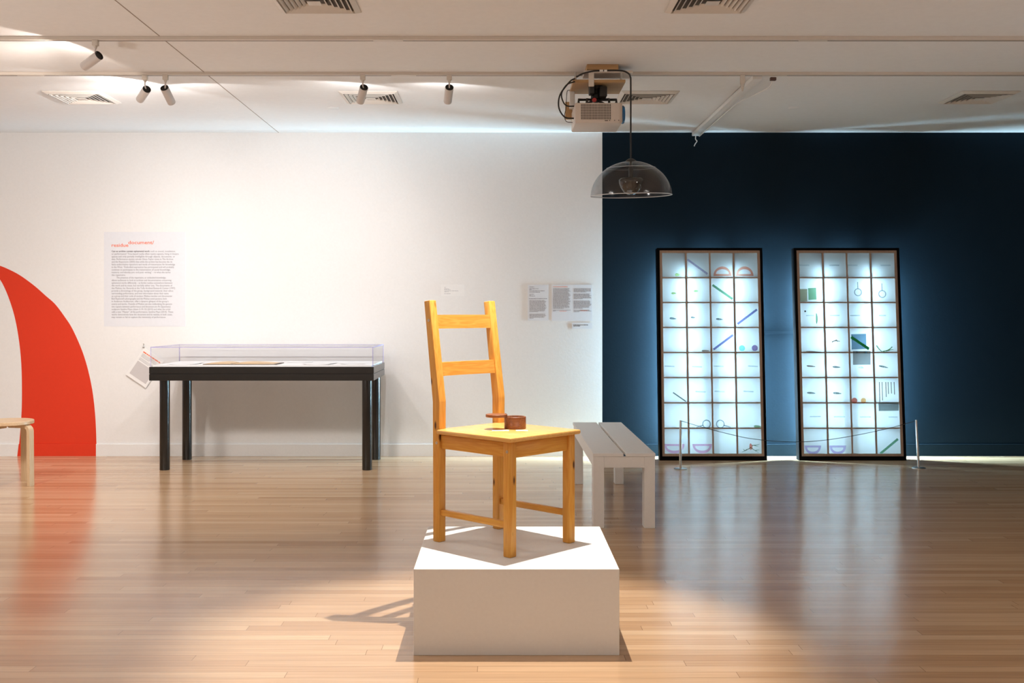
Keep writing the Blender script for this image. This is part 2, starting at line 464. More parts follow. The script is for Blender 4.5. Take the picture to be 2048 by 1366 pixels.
# ------------------------------------------------------------------ lighting tracks
def track(y0, hgt, label, gaps):
    t = thing('lighting_track', label, 'lighting track', (0, y0 + .018, HC), 0, 'ceiling lighting tracks')
    bm = bm_new(); box(bm, XL + .02, XR - .02, -.018, .018, -hgt, 0, 0.0015, 1); obj('rail', bm, M_TRACK, t)
    bm = bm_new()
    xs = [XL + .05] + gaps + [XR - .05]
    for a, b in zip(xs[::2], xs[1::2]): box(bm, a, b, .004, .012, -hgt - .0008, -hgt + .002)
    obj('groove', bm, M_GROOVE, t, label='dark slot in the rail')
    for a, b in zip(gaps[::2], gaps[1::2]):
        bm = bm_new(); box(bm, a, b, -.019, .019, -hgt - .001, -hgt + .006, 0.001, 1)
        obj('joining_cover', bm, M_TRACK, t)
    return t
def tx(px, y): return (px - CX) * y / FPX
track(5.686, .020, 'cream lighting track nearer the camera, carrying one lamp', [tx(746, 5.7), tx(806, 5.7), tx(1598, 5.7), tx(1656, 5.7)])
track(6.536, .017, 'cream lighting track nearer the back wall, carrying four lamps', [tx(33, 6.55), tx(87, 6.55), tx(782, 6.55), tx(832, 6.55), tx(1525, 6.55), tx(1575, 6.55)])

def track_lamp(stem_px, rear, far, y, hgt, label, beam, spill, L_=0.122, col=(1.0, 0.96, 0.94), bsize=105):
    base = Vector((tx(stem_px, y), y, HC - hgt))
    t = thing('track_lamp', label, 'lamp', base, 0, 'track lamps')
    rp = W(rear[0], rear[1], y)
    ray = Vector(((far[0] - CX) / FPX, 1, -(far[1] - CY) / FPX)); org = Vector((0, 0, CAMH))
    # |org + s*ray - rp| = L
    d = org - rp; a = ray.dot(ray); b = 2 * ray.dot(d); c = d.dot(d) - L_ * L_
    disc = max(0, b * b - 4 * a * c); s = (-b + math.sqrt(disc)) / (2 * a)
    D = (org + ray * s - rp).normalized()
    rl = rp - base
    q = D.to_track_quat('Z', 'Y').to_matrix().to_4x4()
    mat = Matrix.Translation(rl) @ q
    bm = bm_new(); box(bm, -.016, .016, -.014, .014, -.030, 0, .003, 2)
    lathe(bm, [(0, -.030), (.012, -.030), (.006, -.045), (0, -.045)], 16); obj('adapter', bm, M_TRACK, t, 40)
    bm = bm_new(); tube(bm, catmull([(0, 0, -.042), (0, -.002, -.062), tuple(rl + D * 0.012)], 6), .0048, 10); obj('stem', bm, M_LAMP, t, 60)
    rr = .0262
    bm = bm_new(); lathe(bm, [(rr - .002, .003), (rr, 0), (rr, L_), (rr - .001, L_ + .003), (rr - .005, L_ + .003), (rr - .006, L_ - .012), (.004, L_ - .02)], 36, mat)
    obj('housing', bm, M_LAMP, t, 40)
    bm = bm_new(); lathe(bm, [(0, .004), (rr - .0035, .004), (rr - .0020, .0), (rr - .0005, -.003), (rr - .001, .006), (0, .008)], 36, mat)
    obj('rear_cap', bm, M_BLACK, t, 40, label='black recessed rear end of the lamp')
    bm = bm_new(); lathe(bm, [(0, L_ - .010), (rr - .0065, L_ - .010), (rr - .0065, L_ - .0115), (0, L_ - .0115)], 24, mat)
    obj('lens', bm, M_LENS, t)
    for nm, e, size, bl in (('beam_light', beam, bsize, 1.0), ('spill_light', spill, 156, .12)):
        l = bpy.data.lights.new(nm, 'SPOT'); l.energy = e; l.color = col
        l.spot_size = R(size); l.spot_blend = bl; l.shadow_soft_size = .015
        o = bpy.data.objects.new(nm, l); COL.objects.link(o); o.parent = t
        o.location = rl + D * (L_ + .008); aim(o, D)
    return t
track_lamp(191, (198, 111), (168, 133), 5.704, .020, 'single cream track lamp on the nearer track, tipped far to the left', WALL_E * 1.15, WALL_S, col=(1.0, .88, .80))
track_lamp(290, (293.5, 178.5), (280, 199), 6.554, .017, 'leftmost cream lamp on the farther track, tilted down to the left', WALL_E * 1.1, WALL_S * 1.3)
track_lamp(331, (329, 176), (343, 205), 6.554, .017, 'cream lamp second from the left on the farther track, tilted right', WALL_E * .9, WALL_S * .8)
track_lamp(725.7, (728, 175), (720.4, 203), 6.554, .017, 'cream lamp on the farther track in front of the middle ceiling vent', WALL_E * .95, WALL_S * .8, col=(.97, .96, .96))
track_lamp(898.6, (898.8, 175), (895.5, 203), 6.554, .017, 'rightmost cream lamp on the farther track, alone left of the projector', WALL_E * .12, WALL_S * .8, col=(.97, .96, .96))

# ------------------------------------------------------------------ ceiling vents
def make_vent():
    t = thing('ceiling_vent', '', 'air vent', (0, 0, HC), 0, 'square ceiling vents')
    s = .200
    bm = bm_new(); box(bm, -s + .02, s - .02, -s + .02, s - .02, -.0035, -.0005); obj('backing', bm, M_GROOVE, t, label='dark duct behind the blades')
    bm = bm_new()
    def ring(ro, zo, ri, zi, th):
        # square ring sloping from the outer edge (ro, zo) to the inner edge (ri, zi)
        for k in range(4):
            m = Matrix.Rotation(k * PI / 2, 4, 'Z')
            pts = [(-ro, -ro, zo), (ro, -ro, zo), (ri, -ri, zi), (-ri, -ri, zi)]
            a = [bm.verts.new(m @ Vector(p)) for p in pts]
            b = [bm.verts.new(m @ Vector((p[0], p[1], p[2] + th))) for p in pts]
            bm.faces.new(a); bm.faces.new(b[::-1])
            for i in range(4): bm.faces.new((a[i], b[i], b[(i + 1) % 4], a[(i + 1) % 4]))
    ring(s, -.005, s - .026, -.017, .004)
    ring(s - .026, -.017, s - .030, -.006, .004)
    obj('frame', bm, M_CREAMV, t)
    bm = bm_new()
    for k in range(5):
        ro = s - .036 - k * .026
        ring(ro, -.0185, ro - .013, -.006, .0015)
    box(bm, -.032, .032, -.032, .032, -.0185, -.016)
    obj('blades', bm, M_CREAMV, t)
    return t
M_CREAMV = simple('vent_enamel', (0.72, 0.67, 0.61), 0.5)
v0 = make_vent(); v0.location = (-2.935, 7.285, HC)
v0['label'] = 'leftmost square white ceiling vent, brightly lit, near the back wall'
for x, y, lab in ((-.912, 7.285, 'square ceiling vent near the back wall, behind the fourth track lamp'),
                  (1.015, 7.285, 'square ceiling vent near the back wall, just right of the projector'),
                  (3.34, 7.285, 'rightmost square ceiling vent, above the second glowing cabinet'),
                  (-.905, 5.03, 'left of the two vents cut off by the top of the photo'),
                  (1.02, 5.03, 'right of the two vents cut off by the top of the photo')):
    copy_thing(v0, (x, y, HC), lab)
bm = bm_new(); lathe(bm, [(0, -.004), (.038, -.004), (.042, -.001), (.042, 0), (0, 0)], 32)
d0 = tag(obj('sprinkler_cover', bm, M_CEIL, None, 40, loc=(tx(667, 7.68), 7.68, HC)), 'small round flush ceiling cover left of the middle vent', 'ceiling cover', 'round ceiling covers')
d1 = d0.copy(); COL.objects.link(d1); d1.location = (tx(1588, 7.68), 7.68, HC); d1['label'] = 'small round flush ceiling cover between projector and rightmost vent'

# raceway running to the navy wall
t = thing('cable_raceway', 'white raceway running along the ceiling to the navy wall, cord dangling', 'cable duct', (1.625, 6.6, HC))
bm = bm_new(); box(bm, -.030, .030, 0.0, 2.115, -.032, -.004, .004, 2); obj('duct', bm, M_WHITE, t, 40)
for yy in (.25, 1.0, 1.75):
    bm = bm_new(); box(bm, -.006, .006, yy, yy + .03, -.006, 0); obj('clip', bm, M_TRACK, t)
bm = bm_new(); tube(bm, catmull([(.09, -.02, -.03), (.085, .04, -.07), (.03, .25, -.085), (.03, .7, -.045), (.026, 1.4, -.04), (.02, 2.05, -.045)], 8), .004, 8); obj('loose_cord', bm, M_WHITE, t, 60)
bm = bm_new(); tube(bm, catmull([(0, 2.10, -.025), (.0, 2.108, -.06), (.012, 2.11, -.075), (-.004, 2.108, -.10), (-.012, 2.105, -.118)], 6), .004, 8); obj('cord_tail', bm, M_WHITE, t, 60)
bm = bm_new(); box(bm, .075, .112, -.03, -.005, -.044, -.024, .002, 1); obj('plug', bm, simple('brown_plug', (.10, .05, .04), .5), t, label='dark brown plug at the track')
t = thing('track_adapter', 'empty cream adapter hanging from the farther track above the raceway', 'track adapter', (tx(1485, 6.554), 6.554, HC - .017))
bm = bm_new(); box(bm, -.014, .014, -.014, .014, -.055, 0, .003, 2)
lathe(bm, [(0, -.055), (.012, -.055), (.009, -.085), (.004, -.10), (0, -.10)], 16); obj('adapter_body', bm, M_TRACK, t, 40)

# ------------------------------------------------------------------ projector on its ceiling mount
pj = thing('ceiling_mount', 'plywood projector mount with black swivel bracket hanging from the ceiling', 'projector mount', (.59, 6.46, HC))
PX0, PY0, PZ0 = .59, 6.46, HC
def pb(x0, x1, y0, y1, z0, z1): return (x0 - PX0, x1 - PX0, y0 - PY0, y1 - PY0, z0 - PZ0, z1 - PZ0)
bm = bm_new(); box(bm, *pb(.520, .712, 6.33, 6.50, HC - .032, HC), .002, 1); obj('ceiling_block', bm, M_PLY, pj)
bm = bm_new(); box(bm, *pb(.505, .80, 6.345, 6.50, HC - .050, HC - .034), .002, 1); obj('upper_plate', bm, M_CREAM, pj, label='cream plate under the wooden block')
bm = bm_new(); box(bm, *pb(.433, .751, 6.30, 6.632, 2.5965, 2.6145), .0015, 1); obj('board', bm, M_PLY, pj)
for bx in (.450, .728):
    for by in (6.33, 6.60):
        bm = bm_new(); lathe(bm, [(0, 2.6145 - PZ0), (.007, 2.6145 - PZ0), (.007, -.050), (0, -.050)], 12, Matrix.Translation((bx - PX0, by - PY0, 0))); obj('bolt', bm, M_CHROME, pj, 40)
bm = bm_new(); box(bm, *pb(.527, .560, 6.285, 6.298, 2.57, 2.668), .003, 1); obj('strap', bm, M_TRACK, pj)
bm = bm_new(); rnd = random.Random(4)
# swivel bracket: column, ball, arms with feet spreading over the projector lid
lathe(bm, [(0, 0), (.045, 0), (.045, -.018), (.026, -.024), (.026, -.045), (.034, -.05), (.034, -.075), (.02, -.082), (.02, -.095), (0, -.095)], 24, Matrix.Translation((.585 - PX0, 6.42 - PY0, 2.5965 - PZ0)))
box(bm, *pb(.535, .565, 6.32, 6.40, 2.535, 2.597), .006, 2)
box(bm, *pb(.60, .645, 6.34, 6.46, 2.520, 2.585), .008, 2)
for (ax, ay) in ((.47, 6.34), (.70, 6.34), (.47, 6.58), (.70, 6.58), (.52, 6.33), (.655, 6.33)):
    tube(bm, [(.585 - PX0, 6.42 - PY0, 2.515 - PZ0), (ax - PX0, ay - PY0, 2.500 - PZ0), (ax - PX0, ay - PY0, 2.477 - PZ0)], .008, 8)
obj('swivel_bracket', bm, M_BLACK, pj, 40, label='black jointed bracket')
bm = bm_new(); lathe(bm, [(0, -.01), (.013, -.01), (.013, .01), (0, .01)], 16, Matrix.Translation((.563 - PX0, 6.315 - PY0, 2.492 - PZ0)) @ Matrix.Rotation(PI / 2, 4, 'X'))
obj('knob', bm, simple('red_plastic', (.35, .02, .02), .4), pj, 40, label='small red knob')
bm = bm_new(); box(bm, *pb(.405, .45, 6.60, 6.618, 2.43, 2.54), .001, 1); obj('side_board', bm, M_PLY, pj)
bm = bm_new(); box(bm, *pb(.43, .462, 6.55, 6.60, 2.492, 2.597), .002, 1); obj('hanger', bm, M_WHITE, pj)

pr = thing('projector', 'boxy cream projector with vent grille hanging under its ceiling mount', 'projector', (.59, 6.46, 2.351))
bm = bm_new(); prism(bm, [(-.145, -.16), (.143, -.16), (.143, .17), (-.145, .17)], 0, .124, .009); obj('case', bm, M_CREAM, pr, 40)
bm = bm_new()
for i in range(20):
    xx = -.108 + i * .0092
    for k in range(6): box(bm, xx, xx + .0048, -.1612, -.158, .022 + k * .0158, .022 + k * .0158 + .0135)
obj('vent_grille', bm, M_SLOT, pr, label='grid of dark vent slots')
bm = bm_new(); m = Matrix.Translation((.143, -.085, .064)) @ Matrix.Rotation(PI / 2, 4, 'Y')
lathe(bm, [(0, 0), (.054, 0), (.056, .012), (.050, .020), (.046, .012), (0, .012)], 36, m); obj('lens', bm, M_BLUE, pr, 40, label='blue glinting lens ring')
bm = bm_new(); m = Matrix.Translation((.143, -.085, .064)) @ Matrix.Rotation(PI / 2, 4, 'Y')
lathe(bm, [(0, .0125), (.044, .0125), (.044, .016), (0, .0015)], 36, m); obj('lens_glass', bm, M_BLACK, pr, 40)
bm = bm_new()
box(bm, .035, .055, -.1612, -.159, .012, .017); obj('button', bm, M_SLOT, pr)
for bx in (.065, .095, .12):
    bm = bm_new(); lathe(bm, [(0, 0), (.003, 0), (.003, .002), (0, .002)], 12, Matrix.Translation((bx, -.160, .016)) @ Matrix.Rotation(PI / 2, 4, 'X'))
    obj('button', bm, M_SLOT, pr)
# cables
t = thing('projector_cable', 'thick black cable looping down left of the projector', 'cable', (.43, 6.35, 2.6145))
b0 = Vector((.43, 6.35, 2.6145))
def wp(px, py, y=6.36): return tuple(W(px, py, y) - b0)
bm = bm_new(); tube(bm, catmull([wp(1150, 157, 6.28), wp(1140, 163, 6.28), wp(1122, 186, 6.3), wp(1117, 205, 6.34), wp(1120, 222), wp(1131, 235), wp(1148.5, 236.8, 6.40)], 8), .0048, 10); obj('outer_loop', bm, M_CORD, t, 60)
bm = bm_new(); tube(bm, catmull([wp(1150, 163, 6.285), wp(1133, 170, 6.3), wp(1123, 188, 6.34), wp(1127, 205), wp(1135, 212), wp(1149, 212.5, 6.40)], 8), .0042, 10); obj('inner_loop', bm, M_CORD, t, 60)
bm = bm_new(); tube(bm, catmull([wp(1140, 180, 6.34), wp(1134, 184), wp(1132, 215), wp(1129, 232), wp(1133, 243), wp(1145, 245, 6.42)], 8), .002, 8); obj('thin_lead', bm, M_CORD, t, 60)

# ------------------------------------------------------------------ glass pendant lamp
YP = 6.26
pc = W(1262.5, 391, YP)
pd = thing('pendant_lamp', 'clear smoky glass dome pendant hanging on a black cord before the navy wall', 'pendant lamp', pc)
r = .0389 * YP; hd = .206
tilt = Matrix.Rotation(R(3.0), 4, 'X') @ Matrix.Rotation(R(-1.0), 4, 'Y')
prof = []
for i in range(19):
    a = PI / 2 * i / 18
    prof.append((r * math.sin(a) if i < 18 else r, hd * math.cos(a) ** 1.04 if i < 18 else 0.0))
prof[0] = (.010, hd)
bm = bm_new(); lathe(bm, prof, 72, tilt); obj('glass_dome', bm, M_DOME, pd, 80)
bm = bm_new(); ring = [tuple(tilt @ Vector((r * math.cos(2 * PI * i / 72), r * math.sin(2 * PI * i / 72), 0))) for i in range(73)]
tube(bm, ring, .0024, 8); obj('rim', bm, M_RIM, pd, 60, label='pale glass rim')
zr = hd * .62
rr_ = [tuple(tilt @ Vector((r * .60 * math.cos(2 * PI * i / 72), r * .60 * math.sin(2 * PI * i / 72), hd * .80))) for i in range(73)]
bm = bm_new(); tube(bm, rr_, .0010, 6); obj('inner_ring', bm, M_RIM, pd, 60)
bm = bm_new(); lathe(bm, [(0, hd + .017), (.012, hd + .015), (.030, hd + .004), (.032, hd - .002), (0, hd - .002)], 32, tilt); obj('cap', bm, M_BLACK, pd, 40)
bm = bm_new(); lathe(bm, [(0, hd - .002), (.008, hd - .002), (.008, hd - .035), (.014, hd - .037), (.014, hd - .098), (0, hd - .098)], 28, tilt); obj('socket', bm, simple('lamp_socket', (.05, .045, .04), .4), pd, 40)
bm = bm_new(); lathe(bm, [(0, hd - .098), (.062, hd - .102), (.073, hd - .112), (.072, hd - .13), (.062, hd - .16), (.045, hd - .185), (.022, hd - .20), (0, hd - .204)], 48, tilt); obj('bulb_bowl', bm, simple('dark_mirror_glass', (.10, .095, .09), .08, metal=.7), pd, 80, label='dark mirrored bowl of the bulb')
cordp = [wp_ for wp_ in (
    W(1153, 154, 6.30), W(1165, 147.5, 6.28), W(1185, 142.5, 6.26), W(1205, 141.2, YP), W(1240, 141.2, YP), W(1254, 145, YP), W(1260.5, 153, YP), W(1261.5, 170, YP), W(1261.5, 250, YP), pc + tilt @ Vector((0, 0, hd + .012)))]
bm = bm_new(); tube(bm, [p - pc for p in catmull(cordp, 8)], .0050, 10); obj('cord', bm, M_CORD, pd, 60, label='black cord arching over to the projector mount')
bm = bm_new()
for a, b in ((1199, 1206), (1208, 1214)):
    pa, pb_ = W(a, 141.3, YP) - pc, W(b, 141.3, YP) - pc
    tube(bm, [pa, pb_], .0062, 10)
obj('cord_tag', bm, M_PAPER, pd, 60, label='white tags on the cord')

# ------------------------------------------------------------------ plinth
pl = thing('plinth', 'low white square plinth under the pine chair', 'plinth', (.0525, 4.0065, 0))
bm = bm_new(); box(bm, -.3605, .3605, -.3625, .3625, 0.0, .303, .0015, 1); obj('plinth_block', bm, M_WHITE, pl)
PT = .303

# ------------------------------------------------------------------ pine chair
ch = thing('chair', 'honey-coloured pine chair with two back slats standing on the white plinth', 'chair', (.0311, 3.80, PT), R(46.1))
CW, CD, LG = .335, .382, .036
def leg_box(x, y):
    bm = bm_new(); box(bm, x, x + LG, y, y + LG, 0, .424, .0045, 3); return bm
obj('leg', leg_box(0, 0), M_PINE['Z'], ch, 40)
obj('leg', leg_box(CW, 0), M_PINE['Z'], ch, 40)
for x in (0, CW):
    bm = bm_new()
    s = .0552
    prism(bm, [(CD, 0), (CD, .551), (CD + s, .948), (CD + s + .034, .944), (CD + LG, .548), (CD + LG, 0)], x, x + LG, .004, axis='X')
    obj('rear_post', bm, M_PINE['Z'], ch, 40)
# seat board notched round the rear posts
bm = bm_new()
prism(bm, [(-.018, -.020), (CW + .048, -.020), (CW + .048, CD - .002), (CW - .002, CD - .002), (CW - .002, CD + .022), (LG + .002, CD + .022), (LG + .002, CD - .002), (-.018, CD - .002)], .4245, .442, .006)
obj('seat', bm, M_SEAT, ch, 40)
def rail(name, x0, x1, y0, y1, z0, z1, ax):
    bm = bm_new(); box(bm, x0, x1, y0, y1, z0, z1, .003, 2); return obj(name, bm, M_PINE[ax], ch, 40)
rail('apron', LG - .001, CW + .001, .010, .028, .362, .420, 'X')
rail('apron', LG - .001, CW + .001, CD + .008, CD + .026, .362, .420, 'X')
rail('apron', .009, .027, LG - .001, CD + .001, .366, .420, 'Y')
rail('apron', CW + .009, CW + .027, LG - .001, CD + .001, .366, .420, 'Y')
rail('stretcher', .008, .028, LG - .001, CD + .001, .104, .128, 'Y')
rail('stretcher', CW + .008, CW + .028, LG - .001, CD + .001, .104, .128, 'Y')
def slat(z0, z1, wofs):
    bm = bm_new(); n = 14
    x0, x1 = LG - .002, CW + .002
    rows = []
    for i in range(n + 1):
        t_ = i / n; x = x0 + (x1 - x0) * t_
        bow = .012 * (1 - (2 * t_ - 1) ** 2)
        y = CD + wofs + bow
        rows.append([(x, y, z0), (x, y + .006, z1), (x, y + .022, z1), (x, y + .016, z0)])
    vs = [[bm.verts.new(p) for p in rw] for rw in rows]
    for a, b in zip(vs, vs[1:]):
        for k in range(4): bm.faces.new((a[k], b[k], b[(k + 1) % 4], a[(k + 1) % 4]))
    bm.faces.new(vs[0]); bm.faces.new(vs[-1][::-1])
    obj('back_slat', bm, M_PINE['X'], ch, 30)
slat(.835, .890, .0465)
slat(.648, .702, .0205)
def screw(x, y, z):
    bm = bm_new(); m = Matrix.Translation((x, y, z)) @ Matrix.Rotation(-PI / 2, 4, 'Y')
    lathe(bm, [(.0022, .0004), (.0030, .0016), (.0052, .0016), (.0056, .0), (.0022, .0)], 20, m, closed=True)
    obj('screw', bm, simple('zinc_screw', (.62, .60, .55), .35, metal=.8), ch, 40, label='pale metal screw head')
screw(0, CD + .014, .388); screw(0, .015, .388); screw(0, CD + .060, .868)
screw(0, CD + .060, .860) if False else None

# round wooden box with its lid swung out, on the seat
SZ = PT + .442
bx = W(1030.3, 857, 4.10); bc = Vector((bx.x, 4.10, SZ))
wb = thing('wooden_box', 'small round dark wooden box with its lid swung out, on the chair seat', 'wooden box', bc)
bm = bm_new(); RB = .0428
lathe(bm, [(0, 0), (RB - .001, 0), (RB, .0015), (RB, .0465), (RB - .001, .0475), (RB - .006, .0475), (RB - .007, .046), (RB - .007, .006), (0, .006)], 56)
obj('box_body', bm, M_WALNUT, wb, 40)
bm = bm_new(); lc = Vector((W(993, 830, 4.075).x, 4.075, 0)) - Vector((bc.x, bc.y, 0))
lathe(bm, [(0, .0478), (.0415, .0478), (.0425, .049), (.0425, .0575), (.0415, .0585), (0, .0585)], 56, Matrix.Translation(lc))
obj('lid', bm, M_WALNUT, wb, 40)
bm = bm_new()
pv = lc * .5
lathe(bm, [(0, .040), (.003, .040), (.003, .0600), (0, .0600)], 12, Matrix.Translation(pv)); obj('pivot_pin', bm, M_WALNUT, wb, 40)
for (a, b, c, d, lab) in ((984, 1018, 860.2, 862.3, 'small flat white sliver on the seat under the swung-out lid'), (1032, 1056, 860.2, 862.3, 'small flat white sliver on the seat right in front of the round box')):  # two thin flat white slivers lying on the seat
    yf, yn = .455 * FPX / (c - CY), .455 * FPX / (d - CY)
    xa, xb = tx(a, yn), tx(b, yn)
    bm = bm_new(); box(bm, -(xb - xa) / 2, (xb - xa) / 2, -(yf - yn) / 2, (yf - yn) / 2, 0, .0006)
    tag(obj('white_sliver', bm, M_PAPER, None, loc=((xa + xb) / 2, (yf + yn) / 2, SZ + .0002)), lab, 'paper', 'white slivers on the chair seat')

# ------------------------------------------------------------------ bench
be = thing('bench', 'white painted bench with a slotted two-board seat, end-on to the camera', 'bench', (.6835, 5.79, 0))
X0, X1, Y1 = .5095 - .6835, .8575 - .6835, 1.654
bm = bm_new(); box(bm, X0, -.0045, 0, Y1, .400, .418, .0015, 1); obj('seat_board', bm, M_WHITE, be)
bm = bm_new(); box(bm, .0105, X1, 0, Y1, .400, .418, .0015, 1); obj('seat_board', bm, M_WHITE, be)
for xa in (X0 + .002, X1 - .062):
    for ya in (.002, 1.498):
        bm = bm_new(); box(bm, xa, xa + .060, ya, ya + .09, 0, .400, .002, 1); obj('leg', bm, M_WHITE, be)
for ya in (.004, 1.50):
    bm = bm_new(); box(bm, X0 + .062, X1 - .062, ya, ya + .02, .338, .400, .001, 1); obj('end_rail', bm, M_WHITE, be)
for xa in (X0 + .004, X1 - .024):
    bm = bm_new(); box(bm, xa, xa + .02, .092, 1.498, .338, .400, .001, 1); obj('side_rail', bm, M_WHITE, be)

# ------------------------------------------------------------------ birch stool
st = thing('stool', 'round birch stool with bent legs at the left edge', 'stool', (-3.458, 7.27, 0))
bm = bm_new(); lathe(bm, [(0, .424), (.172, .424), (.176, .428), (.176, .446), (.172, .450), (0, .450)], 64); obj('seat', bm, M_BIRCH['X'], st, 40)
for ang in (-12.6, 77.4, 167.4, 257.4):
    m = Matrix.Rotation(R(ang), 4, 'Z')
    path = [(.03, .412)]
    cxr, czr, rad = .150, .376, .036
    for i in range(9):
        a = PI / 2 - PI / 2 * i / 8
        path.append((cxr + rad * math.cos(a), czr + rad * math.sin(a)))
    path.append((.190, 0.0))
    th = .022
    pts2 = []
    for i, (a, b) in enumerate(path):
        pa = path[max(i - 1, 0)]; pb2 = path[min(i + 1, len(path) - 1)]
        dx, dz = pb2[0] - pa[0], pb2[1] - pa[1]; l_ = math.hypot(dx, dz)
        nx, nz = dz / l_, -dx / l_
        pts2.append((a - (-nx) * 0 + nx * -0, b, nx, nz))
    outer_ = [(a - nx * th / 2, b - nz * th / 2) for a, b, nx, nz in pts2]
    inner_ = [(a + nx * th / 2, b + nz * th / 2) for a, b, nx, nz in pts2]
    outer_ = [(a, max(b, 0)) for a, b in outer_]; inner_ = [(a, max(b, 0)) for a, b in inner_]
    bm = bm_new(); prism(bm, outer_ + inner_[::-1], -.024, .024, axis='Y', mat=m); obj('leg', bm, M_BIRCH['Z'], st, 40)

# ------------------------------------------------------------------ vitrine table
vt = thing('vitrine_table', 'long black display table with clear acrylic case against the white wall', 'display case', (-1.8195, 8.245, 0))
VX, VY = .8515, .365
bm = bm_new(); box(bm, -VX, VX, -VY, VY, .687, .7365, .002, 1); obj('lower_frame', bm, M_LACQ, vt)
bm = bm_new(); box(bm, -VX + .004, VX - .004, -VY + .004, VY - .004, .7365, .740); obj('shadow_gap', bm, M_BLACK, vt)
bm = bm_new(); box(bm, -VX, VX, -VY, VY, .740, .791, .002, 1); obj('upper_frame', bm, M_LACQ, vt)
bm = bm_new(); box(bm, -VX + .02, VX - .02, -VY + .022, VY - .02, .791, .803, .001, 1); obj('deck', bm, M_PAPER, vt, label='white padded deck inside the case')
for lx in (-2.578, -1.0288):
    for ly in (7.962, 8.525):
        bm = bm_new(); lathe(bm, [(0, 0), (.037, 0), (.038, .002), (.038, .687), (0, .687)], 40, Matrix.Translation((lx + 1.8195, ly - 8.245, 0))); obj('leg', bm, M_LACQ, vt, 40)
AH, AT = .942, .006
ax, ay = VX - .006, VY - .010
cv = bpy.data.objects.new('acrylic_cover', None); COL.objects.link(cv); cv.parent = vt
def pane(x0, x1, y0, y1, z0, z1):
    bm = bm_new(); box(bm, x0, x1, y0, y1, z0, z1); obj('pane', bm, M_ACRYL, cv)
pane(-ax + AT, ax - AT, -ay, -ay + AT, .7912, AH - AT)
pane(-ax + AT, ax - AT, ay - AT, ay, .7912, AH - AT)
pane(-ax, -ax + AT, -ay + AT, ay - AT, .7912, AH - AT)
pane(ax - AT, ax, -ay + AT, ay - AT, .7912, AH - AT)
pane(-ax + AT, ax - AT, -ay + AT, ay - AT, AH - AT, AH)
bm = bm_new()
for sx in (-1, 1):
    for sy in (-1, 1):
        xa, ya = sx * (ax - AT / 2), sy * (ay - AT / 2)
        box(bm, xa - AT / 2, xa + AT / 2, ya - AT / 2, ya + AT / 2, .7912, AH - AT)
    box(bm, sx * (ax - AT / 2) - AT / 2, sx * (ax - AT / 2) + AT / 2, -ay, ay, AH - AT, AH)
    box(bm, -ax + AT, ax - AT, sx * (ay - AT / 2) - AT / 2, sx * (ay - AT / 2) + AT / 2, AH - AT, AH)
obj('polished_edge', bm, M_ACEDGE, cv, label='violet-tinted acrylic edges')

# papers and book in the case
DZ = .8032
def sheet(name, x0, x1, y0, y1, rot, label, cat, grp, lift=0.0, mat=None, seed=0):
    c = Vector(((x0 + x1) / 2, (y0 + y1) / 2, DZ + lift))
    bm = bm_new(); hx, hy = (x1 - x0) / 2, (y1 - y0) / 2
    n = 6; th = .001
    prev = None; rows_a = []; rows_b = []
    for i in range(n + 1):
        xx = -hx + 2 * hx * i / n; zc = .0015 + .004 * abs(2 * i / n - 1) ** 3
        rows_a.append([bm.verts.new((xx, -hy, zc)), bm.verts.new((xx, hy, zc))])
        rows_b.append([bm.verts.new((xx, -hy, zc - th)), bm.verts.new((xx, hy, zc - th))])
    for i in range(n):
        bm.faces.new((rows_a[i][0], rows_a[i + 1][0], rows_a[i + 1][1], rows_a[i][1]))
        bm.faces.new((rows_b[i][0], rows_b[i][1], rows_b[i + 1][1], rows_b[i + 1][0]))
        for s in (0, 1): bm.faces.new((rows_a[i][s], rows_a[i + 1][s], rows_b[i + 1][s], rows_b[i][s]))
    for i in (0, n): bm.faces.new((rows_a[i][0], rows_a[i][1], rows_b[i][1], rows_b[i][0]))
    o = obj(name, bm, mat or M_PAPER, None, 40, loc=c, rot=(0, 0, R(rot)))
    return tag(o, label, cat, grp)
G = 'paper sheets in the display case'
sheet('paper_sheet', -2.57, -2.36, 8.00, 8.28, 4, 'white sheet at the left end of the display case', 'paper', G)
sheet('paper_sheet', -1.52, -1.31, 7.98, 8.26, -5, 'white sheet just right of the open tan book in the case', 'paper', G)
sheet('paper_sheet', -1.72, -1.53, 8.30, 8.52, 5, 'white sheet at the rear of the case, behind the tan book', 'paper', G)
sheet('paper_sheet', -1.27, -1.08, 8.05, 8.34, 10, 'slightly turned white sheet at the right end of the case', 'paper', G)
bk = thing('open_book', 'open book with tan pages lying in the display case', 'book', (-2.02, 8.10, DZ))
M_TANP = simple('tan_paper', (.70, .50, .30), .7); M_COVER = simple('dark_cover', (.10, .07, .05), .6)
bm = bm_new(); box(bm, -.27, .30, -.13, .13, 0.0005, .005, .001, 1); obj('cover', bm, M_COVER, bk, label='dark brown cover')
for s, x0, x1 in ((-1, -.265, -.055), (1, -.04, .27)):
    bm = bm_new()
    pts = []
    for i in range(11):
        t_ = i / 10; xx = x0 + (x1 - x0) * t_
        tt = t_ if s < 0 else 1 - t_
        pts.append((xx, .0052 + .014 * math.sin(PI * min(1, tt * .95)) ** .8 * (.35 + .65 * tt)))
    prism(bm, [(x0, .005), ] + pts + [(x1, .005)], -.125, .125, axis='Y'); obj('page_block', bm, M_TANP, bk, 40)

